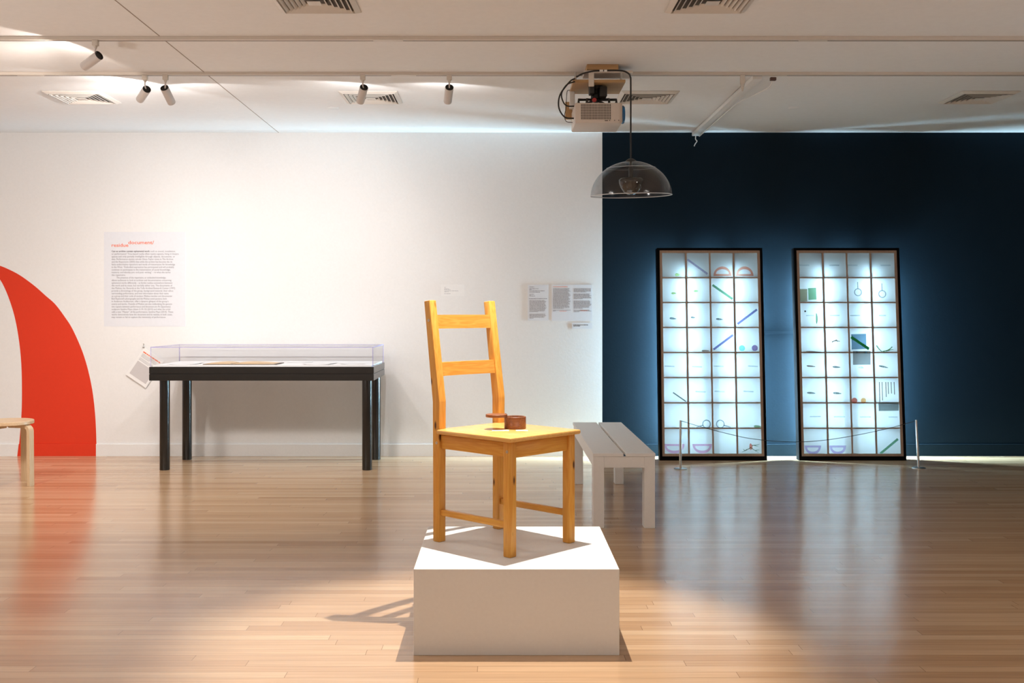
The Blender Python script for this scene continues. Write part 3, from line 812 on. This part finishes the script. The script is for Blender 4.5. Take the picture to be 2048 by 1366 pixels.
# ------------------------------------------------------------------ wall text panel
def wall_sheet(name, px0, px1, py0, py1, label, cat, grp=None, mat=None, th=.0015):
    a, b = W(px0, py1, YW), W(px1, py0, YW)
    t = thing(name, label, cat, (a.x, YW, a.z), 0, grp)
    bm = bm_new(); box(bm, 0, b.x - a.x, -th, 0, 0, b.z - a.z); obj('sheet', bm, mat or M_PAPER, t)
    return t, a, b
S = YW / FPX
tp, a, b = wall_sheet('wall_text_panel', 208, 371, 464, 653, 'large wall text panel headed residue document/ left above the display case', 'wall text', None, M_FILM)
def lp(px, py): p = W(px, py, YW); return (p.x - a.x, -.0018, p.z - a.z)
text_mesh('heading', 'residue', 9.6 * S, M_ORANGE, tp, lp(223.5, 493.6), bold=.0004, width=33.5 * S)
text_mesh('heading', 'document/', 9.6 * S, M_ORANGE, tp, lp(256.6, 488.2), bold=.0004, width=51.5 * S)
BODY = ['or performance? Time-based media often resists capture, living in theatre',
 'spaces and only partially intelligible through objects, documents, or', 'data. Performance studies scholar Diana Taylor notes in The Archive',
 'and the Repertoire (2003) that while the archive has become the de', 'facto authoritative repository and mode of transmission for knowledge',
 'in the West, “Embodied expression has participated and will probably', 'continue to participate in the transmission of social knowledge,',
 'memory, and identity pre- and post- writing” – in what she terms', 'the repertoire.',
 '        The presence of the repertoire, or embodied knowledge,', 'allows audiences to look at archives and documentation concerning',
 'ephemeral works differently – as fertile residue somewhere between', 'the work and its trace, but not fully either one. The documents of',
 'the Mobius, Inc. Records at the Tufts Archival Research Center (1997)', 'provide a chronology of the group, background material, their ethos',
 'surrounding performance, and even information about their name', 'as a group and their code of conduct. Mobius member and documenter',
 'Bob Raymond’s photography and the Mobius event posters, both', 'in Anderson Auditorium, offer a dynamic glimpse of the group’s',
 'events and works. Outside of Mobius yet also embodying the genera-', 'tive rupture between performance and document are An (Spasmatic)',
 'sculpture Sandrie Mayo (dawn 3-19-13) (2013) and what the artist', 'calls a new “Master” of the performance, Sandrie Mayo (2014). These',
 'works demonstrate how the document and its residue, in both cases,', 'may remain or fail to capture the immensity of performance.']
text_mesh('opening_line', 'Can an archive contain ephemeral work', 5.0 * S, M_INKB, tp, lp(223.5, 504.2), bold=.00035, width=76 * S)
text_mesh('opening_line', 'such as sound, installation,', 5.0 * S, M_INK, tp, lp(301, 504.2), width=50 * S)
base_w = 134.0 / len(BODY[0])
for i, l in enumerate(BODY):
    lead = len(l) - len(l.lstrip())
    txt = l.strip()
    x = 223.5 + (9.5 if lead else 0)
    text_mesh('text_line', txt, 5.0 * S, M_INK, tp, lp(x, 504.2 + 5.27 * (i + 1)), width=len(txt) * base_w * S)

# small wall labels
def L2(px, py, A): p = W(px, py, YW); return (p.x - A.x, p.z - A.z)
G = 'text sheets on the white wall by the navy paint'
t, a1, _ = wall_sheet('wall_label', 882, 928, 569, 592, 'small white label on the wall just above the chair back', 'wall label')
bm = bm_new()
for (x0, x1, y_) in ((888.7, 892, 574.5), (888.7, 898, 577), (888.7, 901, 579), (888.7, 917, 581.3), (888.7, 897, 583.3), (888.7, 901, 587)):
    p, q = L2(x0, y_, a1), L2(x1, y_, a1); word_bars(bm, p[0], q[0], p[1], 1.7 * S, 1, int(y_), y=-.0015)
obj('print', bm, M_INKL, t, label='lines of tiny grey print')
t, a1, _ = wall_sheet('wall_label', 1055.5, 1097, 569.5, 641, 'narrow text sheet left of the two-column sheet on the white wall', 'wall label', G, M_FILM)
bm = bm_new()
for (x0, x1, y_) in ((1059, 1068, 573.5), (1059, 1077, 577), (1059, 1063, 579), (1059, 1089, 581.2), (1059, 1080, 584), (1059, 1068, 588), (1059, 1062, 589.8), (1059, 1070, 591.5), (1058, 1094, 597)):
    p, q = L2(x0, y_, a1), L2(x1, y_, a1); word_bars(bm, p[0], q[0], p[1], 1.9 * S, 1, int(y_ * 3), y=-.0015, h=.5)
p, q = L2(1059, 600.5, a1), L2(1093, 600, a1); word_bars(bm, p[0], q[0], p[1], 1.62 * S, 15, 3, y=-.0015, last=.5)
p, q = L2(1059, 627.8, a1), L2(1093, 600, a1); word_bars(bm, p[0], q[0], p[1], 1.62 * S, 6, 9, y=-.0015, last=.25)
obj('print', bm, M_INK, t, label='lines of tiny grey print')
t, a1, _ = wall_sheet('wall_label', 1103.5, 1184, 569.5, 641.5, 'two-column text sheet with a red heading beside the navy paint edge', 'wall label', G, M_FILM)
for (x0, y_, n_, sd, la) in ((1106, 577, 25, 5, .6), (1106, 620, 2, 15, .15), (1147.5, 577, 5, 6, .7), (1147.5, 587.6, 7, 7, .5), (1147.5, 601.5, 10, 8, .5), (1147.5, 620, 3, 18, .3)):
    p = L2(x0, y_, a1); bm = bm_new(); word_bars(bm, p[0], p[0] + 35.5 * S, p[1], 1.64 * S, n_, sd, y=-.0015, last=la)
    obj('print', bm, M_INK, t, label='paragraph of tiny grey print')
bm = bm_new(); p = L2(1106, 573, a1); word_bars(bm, p[0], p[0] + 29 * S, p[1], 2.2 * S, 1, 2, y=-.0015)
p = L2(1119, 622, a1); word_bars(bm, p[0], p[0] + 14 * S, p[1], 1.6 * S, 1, 22, y=-.0019)
p = L2(1161, 621, a1); word_bars(bm, p[0], p[0] + 14 * S, p[1], 1.6 * S, 1, 23, y=-.0019)
obj('red_heading', bm, M_ORANGE, t, label='red heading and links')
t, a1, _ = wall_sheet('wall_label', 1144, 1184, 646, 657.5, 'small landscape label under the two-column text sheet', 'wall label', None, M_FILM)
bm = bm_new(); p = L2(1147, 649.3, a1); word_bars(bm, p[0], p[0] + 32.5 * S, p[1], 2.1 * S, 2, 4, y=-.0015, last=.4, h=.6)
obj('print', bm, M_INKB, t, label='two lines of tiny bold print')

# handout hanging crookedly from a pin
pin = W(289, 688, YW)
hs = thing('hanging_handout', 'stapled white handout hanging crooked from a pin left of the display case', 'handout', (pin.x, YW, pin.z))
rot = Matrix.Rotation(R(34), 4, 'Y')
hw, hh = 48 * S, 65 * S
off = Vector((0.0, 0, -7 * S))
hm = Matrix.Translation(off) @ rot
for k in range(3):
    bm = bm_new(); box(bm, .0 + k * .0012, hw + k * .0012, -.012 - .0015 * (3 - k), -.0112 - .0015 * (3 - k), -hh - k * .001, 0, mat=hm); obj('page', bm, M_PAPER, hs)
yy = -.0168
bm = bm_new(); word_bars(bm, .02, hw - .02, -.045, .0085, 4, 31, y=yy, last=.5); word_bars(bm, .02, hw - .02, -.085, .0085, 3, 32, y=yy, last=.6)
bmesh.ops.transform(bm, matrix=hm, verts=bm.verts); obj('print', bm, M_INKL, hs, label='lines of grey print')
bm = bm_new(); box(bm, .02, hw - .018, yy - .0003, yy, -.245, -.118); bmesh.ops.transform(bm, matrix=hm, verts=bm.verts)
obj('picture', bm, simple('pale_grey_print', (.60, .57, .57), .7), hs, label='pale grey printed block')
bm = bm_new(); word_bars(bm, .016, hw - .016, -.026, .012, 1, 33, y=yy, h=.8); bmesh.ops.transform(bm, matrix=hm, verts=bm.verts)
obj('red_heading', bm, M_ORANGE, hs, label='red heading')
bm = bm_new(); lathe(bm, [(0, 0), (.0012, 0), (.0012, .022), (.005, .022), (.005, .025), (0, .026)], 12, Matrix.Rotation(PI / 2, 4, 'X')); obj('pin', bm, M_CHROME, hs, 40)
bm = bm_new(); pts = [(.004, -.018, -.002), (.008, -.018, -.016), (.001, -.018, -.030), (-.005, -.018, -.020), (-.001, -.018, -.008)]
tube(bm, catmull(pts, 6), .0011, 6); box(bm, -.010, .006, -.0185, -.0165, -.034, -.024, mat=None); obj('clip', bm, M_CHROME, hs, 60)

# ------------------------------------------------------------------ glowing cabinets leaning on the navy wall
TH = math.atan2(.157, 1.7396)          # lean
PLEN = 1.7467
PWID = .873
PYB = 8.461
DEP = .046
def make_cabinet(x0, label, rng):
    t = thing('light_cabinet', label, 'cabinet', (x0, PYB, 0), 0, 'glowing grid cabinets')
    t.rotation_euler = (-TH, 0, 0)
    # local: x across, z up the panel, y depth (0 = front)
    bf, bb = .021, .034
    for (a0, a1_, c0, c1_) in ((0, bf, 0, PLEN), (PWID - bf, PWID, 0, PLEN)):
        bm = bm_new(); box(bm, a0, a1_, 0, .085, c0, c1_, .0008, 1); obj('outer_frame', bm, M_FRAME, t)
    bm = bm_new(); box(bm, bf, PWID - bf, 0, .085, 0, bb); obj('outer_frame', bm, M_FRAME, t)
    bm = bm_new(); box(bm, bf, PWID - bf, 0, .097, PLEN - bf, PLEN); obj('outer_frame', bm, M_FRAME, t)  # frame deepened to block stray tube light, the top bar most
    tw = .021
    gx0, gx1, gz0, gz1 = bf + tw, PWID - bf - tw, bb + tw, PLEN - bf - tw
    bm = bm_new()
    box(bm, bf, bf + tw, .003, DEP, bb, PLEN - bf); box(bm, PWID - bf - tw, PWID - bf, .003, DEP, bb, PLEN - bf)
    box(bm, bf + tw, PWID - bf - tw, .003, DEP, bb, bb + tw); box(bm, bf + tw, PWID - bf - tw, .003, DEP, PLEN - bf - tw, PLEN - bf)
    obj('inner_frame', bm, M_TANW, t)
    b2 = .0065
    cw = (gx1 - gx0) / 4; rh = (gz1 - gz0) / 8
    for i in range(1, 4):
        bm = bm_new(); box(bm, gx0 + i * cw - b2, gx0 + i * cw + b2, .004, DEP, gz0, gz1); obj('upright', bm, M_TANW, t)
    for j in range(1, 8):
        bm = bm_new(); box(bm, gx0, gx1, .0045, DEP - .001, gz0 + j * rh - b2 * .8, gz0 + j * rh + b2 * .8); obj('shelf', bm, M_TANW, t)
    fs = bpy.data.objects.new('frosted_front', None); COL.objects.link(fs); fs.parent = t
    for i in range(4):
        for j in range(8):
            bm = bm_new()
            xa, xb = gx0 + i * cw + (b2 if i else 0), gx0 + (i + 1) * cw - (b2 if i < 3 else 0)
            za, zb = gz0 + j * rh + (b2 * .8 if j else 0), gz0 + (j + 1) * rh - (b2 * .8 if j < 7 else 0)
            vs = [bm.verts.new(p) for p in ((xa, .008, za), (xb, .008, za), (xb, .008, zb), (xa, .008, zb))]
            bm.faces.new(vs)
            obj('pane', bm, M_FROST, fs)
    return t
cabA = make_cabinet(1.2885, 'left one of the two tall black-framed glowing grid cabinets', 1)
cabB = make_cabinet(2.4225, 'right one of the two tall black-framed glowing grid cabinets', 2)
# fluorescent tubes fixed to the wall behind them
tube_src = None
for cx0, which in ((1.2885, 'left'), (2.4225, 'right')):
    for k, side in ((1, 'left'), (3, 'right')):
        xx = cx0 + .042 + k * (PWID - .084) / 4
        lab = 'upright fluorescent tube glowing behind the %s side of the %s grid cabinet' % (side, which)
        if tube_src is None:
            t = thing('fluorescent_tube', lab, 'tube light', (xx, YW, .09), 0, 'tubes behind the grid cabinets')
            bm = bm_new(); box(bm, -.018, .018, -.018, 0, -.01, 1.48, .002, 1); obj('batten', bm, M_WHITE, t)
            bm = bm_new(); lathe(bm, [(0, .01)] + [(.0125, .01 + 1.45 * i / 35) for i in range(36)] + [(0, 1.46)], 10, Matrix.Translation((0, -.033, 0))); obj('glass_tube', bm, M_TUBE, t, 60)
            for zz in (-.008, 1.46):
                bm = bm_new(); box(bm, -.014, .014, -.047, -.018, zz, zz + .017, .001, 1); obj('end_holder', bm, M_WHITE, t)
            tube_src = t
        else:
            copy_thing(tube_src, (xx, YW, .09), lab)
bm = bm_new(); a, b = W(1500, 668, YW), W(1612, 662.5, YW)
prism(bm, [(-.010, 0), (-.012, .004), (-.012, .0015), (-.010, .022), (0, .022), (0, 0)], 0, b.x - a.x, axis='X')
tag(obj('cable_cover', bm, M_DARK, None, loc=(a.x, YW, a.z)), 'horizontal navy cable cover on the wall between the glowing cabinets', 'cable cover')

# contents of the cabinets -------------------------------------------------
cabm = {}
for nm, c in (('A', cabA), ('B', cabB)):
    cabm[nm] = Matrix.Translation(c.location) @ Euler(c.rotation_euler).to_matrix().to_4x4()
def cab_local(nm, px, py, dy):
    """point on the plane dy behind the front of the cabinet, seen at the pixel"""
    inv = cabm[nm].inverted()
    o = inv @ Vector((0, 0, CAMH)); p = inv @ Vector(((px - CX) / FPX * 8, 8, CAMH - (py - CY) / FPX * 8))
    d = p - o; s = (dy - o.y) / d.y
    return o + d * s
TM = {}
def tm(name, col, solid=.35):
    if name not in TM: TM[name] = tinted(name, col, solid)
    return TM[name]
C_VIO = tm('violet_plastic', (.50, .46, .70)); C_ORG = tm('orange_plastic', (.95, .38, .22)); C_GRN = tm('green_plastic', (.06, .40, .16), .5)
C_LIME = tm('lime_plastic', (.45, .75, .12)); C_BLU = tm('blue_plastic', (.10, .12, .52), .5); C_TEAL = tm('teal_plastic', (.15, .75, .80)); C_PUR = tm('purple_plastic', (.34, .22, .62), .5)
C_PINK = tm('pink_plastic', (.88, .48, .74), .25); C_LIL = tm('lilac_plastic', (.64, .52, .90), .3); C_PALE = tm('clear_plastic', (.66, .74, .78), .3); C_DRK = tm('dark_leaf', (.14, .16, .13), .6)
C_BRN = tm('brown_twig', (.25, .14, .08), .6); C_GRY = tm('grey_plastic', (.25, .33, .40), .5); C_OLV = tm('olive_sheet', (.36, .36, .18), .6); C_GSH = tm('green_sheet', (.12, .42, .16), .5)
C_ORB = tm('orange_bead', (.90, .42, .03), .5); C_RDB = tm('red_bead', (.75, .13, .05), .5); C_GRD = tm('green_sprig', (.16, .38, .14), .5)
BD = .0060
def put(nm, name, label, cat, grp, build, mat, px, py, dy=BD):
    """build(bm, M) gets M(px,py) -> offset from the anchor in the cabinet's plane"""
    anchor = cab_local(nm, px, py, dy)
    wpos = cabm[nm] @ anchor
    def Mf(a, b, d=0.0):
        q = cab_local(nm, a, b, dy) - anchor; q.y += d; return q
    bm = bm_new(); build(bm, Mf)
    o = obj(name, bm, mat, None, 40, loc=wpos, rot=(-TH, 0, 0))
    return tag(o, label, cat, grp)
PXM = 8.53 / FPX
def rod(x0, y0, x1, y1, wpx, th=.003):
    def f(bm, M):
        a, b = M(x0, y0), M(x1, y1); d = (b - a); L_ = d.length; ang = math.atan2(d.z, d.x)
        m = Matrix.Translation(a) @ Matrix.Rotation(-ang, 4, 'Y')
        box(bm, 0, L_, -th / 2, th / 2, -wpx * PXM / 2, wpx * PXM / 2, .0012, 1, mat=m)
    return f
def leaf(x, y, lpx, hpx, ang=0):
    def f(bm, M):
        c = M(x, y); L_, h = lpx * PXM / 2, hpx * PXM / 2; pts = []
        for i in range(12):
            a = 2 * PI * i / 12; pts.append((L_ * math.cos(a), h * math.sin(a) * (1 - .35 * math.cos(a))))
        prism(bm, pts, -.002, .002, axis='Y', mat=Matrix.Translation(c) @ Matrix.Rotation(R(ang), 4, 'Y'))
    return f
def halfring(x0, x1, ytop, ybot, down, wpx, closed=True):
    def f(bm, M):
        a, b = M(x0, ytop if down else ybot), M(x1, ytop if down else ybot)
        h = abs((M(x0, ytop) - M(x0, ybot)).z); cx_ = (a.x + b.x) / 2; rx = (b.x - a.x) / 2; z0 = a.z
        sg = -1 if down else 1; wd = wpx * PXM; n = 24
        o = [(cx_ + rx * math.cos(PI * i / n), z0 + sg * h * math.sin(PI * i / n)) for i in range(n + 1)]
        i_ = [(cx_ + (rx - wd) * math.cos(PI * i / n), z0 + sg * (wd * .8 + (h - 1.9 * wd) * math.sin(PI * i / n))) for i in range(n + 1)]
        # ring band built segment by segment plus the straight bar
        for k in range(n):
            prism(bm, [o[k], o[k + 1], i_[k + 1], i_[k]], -.0015, .0015, axis='Y')
        prism(bm, [o[0], i_[0], i_[-1], o[-1]], -.0015, .0015, axis='Y')
    return f
def ball(x, y, rpx):
    def f(bm, M):
        r_ = rpx * PXM
        bmesh.ops.create_uvsphere(bm, u_segments=20, v_segments=12, radius=1, matrix=Matrix.Translation(M(x, y)) @ Matrix.Diagonal((r_, min(r_, .0062), r_, 1)))
    return f
def lens_(x, y, rpx, hx, hy):
    def f(bm, M):
        c = M(x, y); r_ = rpx * PXM; e = M(hx, hy)
        tube(bm, [c + Vector((r_ * math.cos(2 * PI * i / 28), 0, r_ * math.sin(2 * PI * i / 28))) for i in range(29)], .0038, 8)
        d = (e - c).normalized(); tube(bm, [c + d * r_, e], .0036, 8)
        bmesh.ops.translate(bm, verts=bm.verts, vec=(0, -.0015, 0))
    return f
def rect(x0, x1, y0, y1, th=.0015, sk=0):
    def f(bm, M):
        ps = [M(x0, y0), M(x1, y0 - sk), M(x1 + sk, y1 - sk), M(x0 + sk, y1)]
        prism(bm, [(p.x, p.z) for p in ps], -th / 2, th / 2, axis='Y')
    return f
def sprig(segs, r_=.0026):
    def f(bm, M):
        for s in segs: tube(bm, catmull([tuple(M(*p)) for p in s], 5), lambda t_: r_ * (1.25 - .8 * t_), 6)
    return f
GR = 'shapes showing through the %s glowing cabinet'
gl, gr_ = GR % 'left', GR % 'right'
A_, B_ = 'A', 'B'
put(A_, 'plastic_leaf', 'small yellow-green lump low in the top left cell of the left cabinet', 'leaf', gl, leaf(1355, 549.5, 10, 6), C_LIME, 1355, 552)
put(A_, 'plastic_rod', 'pale violet rod slanting in the top row of the left cabinet', 'rod', gl, rod(1375, 519, 1415, 548, 4), C_VIO, 1395, 533)
put(A_, 'plastic_arch', 'orange half ring in the third top cell of the left cabinet', 'half ring', gl, halfring(1427, 1463, 533, 552, False, 5), C_ORG, 1445, 552)
put(A_, 'plastic_arch', 'orange half ring in the top right cell of the left cabinet', 'half ring', gl, halfring(1472, 1507, 533, 552, False, 5), C_ORG, 1490, 552)
put(A_, 'plastic_leaf', 'small lime leaf in the second row, first cell of the left cabinet', 'leaf', gl, leaf(1347.5, 586.5, 10, 4), C_LIME, 1347, 586)
put(A_, 'plastic_leaf', 'small lime leaf in the second row, second cell of the left cabinet', 'leaf', gl, leaf(1392, 582, 10, 4), C_LIME, 1392, 582)
put(A_, 'plastic_rod', 'dark green rod slanting down right in the left cabinet', 'rod', gl, rod(1425, 570, 1465, 598, 4.5), C_GRN, 1445, 584)
for x, y, l, h, n_ in ((1346, 637, 14, 4, 'first'), (1386, 635, 9, 3.5, 'second'), (1439, 638.5, 14, 4, 'third')):
    put(A_, 'dried_leaf', 'blurred dark leaf in the %s cell of the third row, left cabinet' % n_, 'leaf', gl, leaf(x, y, l, h, 6), C_DRK, x, y)
put(A_, 'plastic_rod', 'blue rod rising to the right in the third row of the left cabinet', 'rod', gl, rod(1475, 648, 1514, 619, 4.2), C_BLU, 1495, 633)
put(A_, 'plastic_rod', 'blue rod rising to the right in the fourth row of the left cabinet', 'rod', gl, rod(1427, 699, 1466, 670, 4.2), C_BLU, 1447, 685)
put(A_, 'twig', 'flat brown twig on a fourth-row shelf of the left cabinet', 'twig', gl, leaf(1411, 701.5, 16, 3.5), C_BRN, 1411, 702)
put(A_, 'bead', 'turquoise ball on a shelf of the left cabinet', 'ball', gl, ball(1484, 696.5, 6), C_TEAL, 1484, 702, .0015)
put(A_, 'bead', 'purple ball on a shelf of the left cabinet', 'ball', gl, ball(1509.5, 696, 6), C_PUR, 1509, 702, .0015)
k_ = ('first', 'second', 'third', 'fourth')
for (x, y, c_, rw) in ((1339, 732.5, 0, 'fifth'), (1394, 733.5, 1, 'fifth'), (1437, 732.5, 2, 'fifth'), (1506, 732.5, 3, 'fifth'), (1401, 783.5, 1, 'sixth'), (1439, 783, 2, 'sixth'), (1497, 783, 3, 'sixth')):
    put(A_, 'clear_stick', 'pale clear stick in the %s cell of the %s row, left cabinet' % (k_[c_], rw), 'stick', gl, rod(x - 10, y - .5, x + 10, y + .5, 2.6, .003), C_PALE, x, y)
put(A_, 'paintbrush', 'thin dark brush slanting in the sixth row of the left cabinet', 'brush', gl, rod(1346, 785, 1372, 803, 2.6), C_DRK, 1360, 794)
put(A_, 'magnifying_glass', 'magnifying glass with its handle to the left, left cabinet', 'magnifying glass', gl, lens_(1413, 848, 7.6, 1393, 854.5), C_GRY, 1413, 855)
put(A_, 'magnifying_glass', 'magnifying glass with its handle to the right, left cabinet', 'magnifying glass', gl, lens_(1440.5, 848, 7.6, 1461, 854.5), C_GRY, 1440, 855)
put(A_, 'plastic_leaf', 'small green leaf at the right of the seventh row, left cabinet', 'leaf', gl, leaf(1515, 853, 15, 5, 5), C_GRD, 1515, 856)
put(A_, 'protractor', 'pink half ring bottom left in the left cabinet, behind the post', 'half ring', gl, halfring(1328, 1369, 888, 907, True, 5), C_PINK, 1348, 888)
put(A_, 'protractor', 'pink half ring in the second bottom cell of the left cabinet', 'half ring', gl, halfring(1385, 1424, 888, 907, True, 5), C_PINK, 1405, 888)
put(A_, 'plastic_sprig', 'orange bud with green twigs in the bottom right cell of the left cabinet', 'sprig', gl, sprig([[(1502, 895), (1493, 900), (1484, 904)], [(1494, 899), (1490, 901), (1486, 898)], [(1503, 896), (1510, 901), (1517, 905)], [(1504, 891), (1512, 890), (1519, 888)], [(1508, 890.5), (1513, 892), (1517, 892)], [(1511, 901), (1515, 900), (1519, 900)]]), C_GRD, 1502, 905, .004)
put(A_, 'plastic_bud', 'orange oval bud in the bottom right cell of the left cabinet', 'bud', gl, leaf(1502, 893.5, 6, 13), C_RDB, 1502, 893)
# right cabinet
for (x, y, c_, rw, ln) in ((1609, 530.5, 0, 'top', 10), (1668.5, 530.5, 1, 'top', 10), (1705, 530.5, 2, 'top', 10), (1771, 530.5, 3, 'top', 10),
                       (1620, 631, 0, 'third', 8), (1669, 631, 1, 'third', 10), (1710, 631, 2, 'third', 10), (1765, 631, 3, 'third', 7),
                       (1630.5, 833, 0, 'seventh', 11), (1679, 833.5, 1, 'seventh', 11), (1730.5, 834, 2, 'seventh', 11), (1786, 834, 3, 'seventh', 9)):
    put(B_, 'clear_stick', 'pale clear stick in the %s cell of the %s row, right cabinet' % (k_[c_], rw), 'stick', gr_, rod(x - ln, y, x + ln, y, 2.4, .003), C_PALE, x, y)
put(B_, 'plastic_card', 'olive rectangle behind the second row of the right cabinet', 'card', gr_, rect(1598.5, 1614.5, 578, 603), C_OLV, 1606, 603)
put(B_, 'plastic_card', 'green rectangle behind the second row of the right cabinet', 'card', gr_, rect(1616, 1632, 576.5, 600, sk=1), C_GSH, 1625, 600)
put(B_, 'magnifying_glass', 'magnifying glass with upright handle, third cell, right cabinet', 'magnifying glass', gr_, lens_(1715.8, 584.5, 7, 1715, 564), C_GRY, 1716, 585)
put(B_, 'magnifying_glass', 'magnifying glass with upright handle, fourth cell, right cabinet', 'magnifying glass', gr_, lens_(1764.3, 588, 7, 1763.5, 567), C_GRY, 1764, 588)
put(B_, 'plastic_shard', 'small green and brown shard on the front, third row, right cabinet', 'shard', gr_, leaf(1633.5, 637, 3.5, 21), C_GRN, 1633, 637, .004)
put(B_, 'pebble', 'tiny black spot in the third row, first cell, right cabinet', 'pebble', gr_, ball(1610.5, 622.5, 1.8), M_BLACK, 1610, 622, .004)
put(B_, 'dried_sprig', 'brown dried sprig in the fourth row of the right cabinet', 'sprig', gr_, sprig([[(1664, 684), (1670, 681.5), (1676, 682), (1680, 683)], [(1670, 682), (1673, 680), (1675, 684)]], .004), C_BRN, 1672, 682, .003)
put(B_, 'twig', 'flat brown twig on the fourth-row shelf of the right cabinet', 'twig', gr_, leaf(1627, 704, 32, 3.4, 3), C_BRN, 1627, 704)
for x, y, l, a_, m_, n_ in ((1622, 732.5, 18, 6, C_BRN, 'first'), (1673, 734, 16, 4, C_DRK, 'second'), (1724, 735, 14, 2, C_PALE, 'third'), (1767, 733.5, 19, 12, C_DRK, 'fourth')):
    put(B_, 'dried_leaf', 'thin leaf in the %s cell of the fifth row, right cabinet' % n_, 'leaf', gr_, leaf(x, y, l, 3.6, a_), m_, x, y)
for x, y, n_ in ((1622.5, 786, 'first'), (1674.5, 786.5, 'second')):
    put(B_, 'dried_leaf', 'dark leaf in the %s cell of the sixth row, right cabinet' % n_, 'leaf', gr_, leaf(x, y, 17, 4, 4), C_DRK, x, y)
put(B_, 'bead', 'red-orange ball on the sixth-row shelf of the right cabinet', 'ball', gr_, ball(1709, 801, 5.6), C_RDB, 1709, 806, .0015)
put(B_, 'bead', 'yellow-orange ball on the sixth-row shelf of the right cabinet', 'ball', gr_, ball(1727, 801, 5.4), C_ORB, 1727, 806, .0015)
put(B_, 'plastic_sprig', 'green branching sprig in the fourth row of the right cabinet', 'sprig', gr_, sprig([[(1753, 691), (1759, 699), (1766, 704), (1776, 704)], [(1766, 703), (1776, 700), (1785, 694)], [(1772, 702), (1781, 700), (1787, 699)], [(1776, 701), (1781, 697), (1784, 693)]], .0042), C_GRD, 1768, 704, .003)
put(B_, 'blue_card', 'pale blue card on the front of the right cabinet, behind the green rod', 'card', gr_, rect(1702.5, 1732, 668.5, 699, .001, 1), tm('blue_card_sheet', (.12, .34, .52), .8), 1717, 684, .0055)
put(B_, 'plastic_rod', 'bright green rod crossing the pale blue card, right cabinet', 'rod', gr_, rod(1702, 674, 1738, 698, 5.5), simple('bright_green', (.0, .42, .13), .4), 1720, 686, -.005)
gc = put(B_, 'pinned_card', 'grey card with two dark pins hanging at mid height, right cabinet', 'card', gr_, rect(1706, 1741, 702, 729.5, .001), tm('grey_card_sheet', (.34, .37, .37), .8), 1723, 716, -.004)
put(B_, 'grey_card', 'plain grey card over the lower bar of the sixth row, right cabinet', 'card', gr_, rect(1757, 1797, 805, 822, .001, .5), tm('grey_green_sheet', (.28, .36, .37), .8), 1777, 813, -.004)
for q, (px_, col_) in enumerate(((1714, (.02, .02, .03)), (1732.5, (.03, .12, .2)))):
    put(B_, 'push_pin', ('black push pin on the grey card of the right cabinet', 'dark blue push pin on the grey card of the right cabinet')[q], 'pin', 'push pins on the grey card', ball(px_, 704.5, 2), simple('pin_%d' % q, col_, .4), px_, 704, -.009)
for q, (px_, y1_) in enumerate(((1759, 804), (1764.5, 801), (1772, 794), (1776.5, 788), (1782.5, 787), (1788.5, 789))):
    put(B_, 'wooden_skewer', 'thin brown stick, %s from the left of six, sixth row, right cabinet' % ('first', 'second', 'third', 'fourth', 'fifth', 'last')[q], 'stick', 'six brown sticks in the right cabinet', rod(px_ - .4, 764, px_ + .6, y1_, 1.5, .003), C_BRN, px_, 780, .0060)
put(B_, 'protractor', 'lilac half ring in the bottom left cell of the right cabinet', 'half ring', gr_, halfring(1609, 1642, 891, 909, True, 5), C_LIL, 1625, 891)
put(B_, 'protractor', 'lilac half ring in the second bottom cell of the right cabinet', 'half ring', gr_, halfring(1659, 1692, 891, 909, True, 5), C_LIL, 1675, 891)
put(B_, 'plastic_rod', 'green rod rising to the right in the bottom right cell, right cabinet', 'rod', gr_, rod(1761, 907, 1796, 878, 4.5), C_GRN, 1778, 893)

# ------------------------------------------------------------------ stanchions and cord
def stanchion(x, y, lean, label):
    t = thing('barrier_post', label, 'barrier post', (x, y, 0), 0, 'low barrier posts before the cabinets')
    bm = bm_new(); lathe(bm, [(0, 0), (.050, 0), (.050, .004), (.046, .007), (.012, .010), (0, .010)], 40); obj('base', bm, M_CHROME, t, 40)
    bm = bm_new(); lathe(bm, [(0, .008), (.0095, .008), (.0085, .370), (.0065, .374), (0, .374)], 24, Matrix.Rotation(R(lean), 4, 'Y')); obj('post', bm, M_CHROME, t, 40)
    return t
s1 = stanchion(tx(1361, 8.0), 8.0, 0, 'left short steel barrier post before the glowing cabinets')
s2 = stanchion(tx(1837.5, 8.04), 8.04, -3.0, 'right short steel barrier post, leaning slightly left')
pa = W(1363, 842, 8.0); pb3 = W(1831, 842, 8.04)
base = Vector((pa.x, pa.y, pa.z))
pts = [pa, W(1400, 853, 8.0), W(1450, 866, 8.0), W(1500, 877, 8.0), W(1560, 883, 8.0), W(1610, 883.5, 8.01), W(1660, 879, 8.02), W(1720, 869, 8.03), W(1780, 856, 8.03), pb3]
bm = bm_new(); tube(bm, [p - base for p in catmull(pts, 6)], .0022, 8)
tag(obj('elastic_rope', bm, M_CORD, None, 60, loc=base), 'thin black elastic rope sagging between the two short steel posts', 'rope')
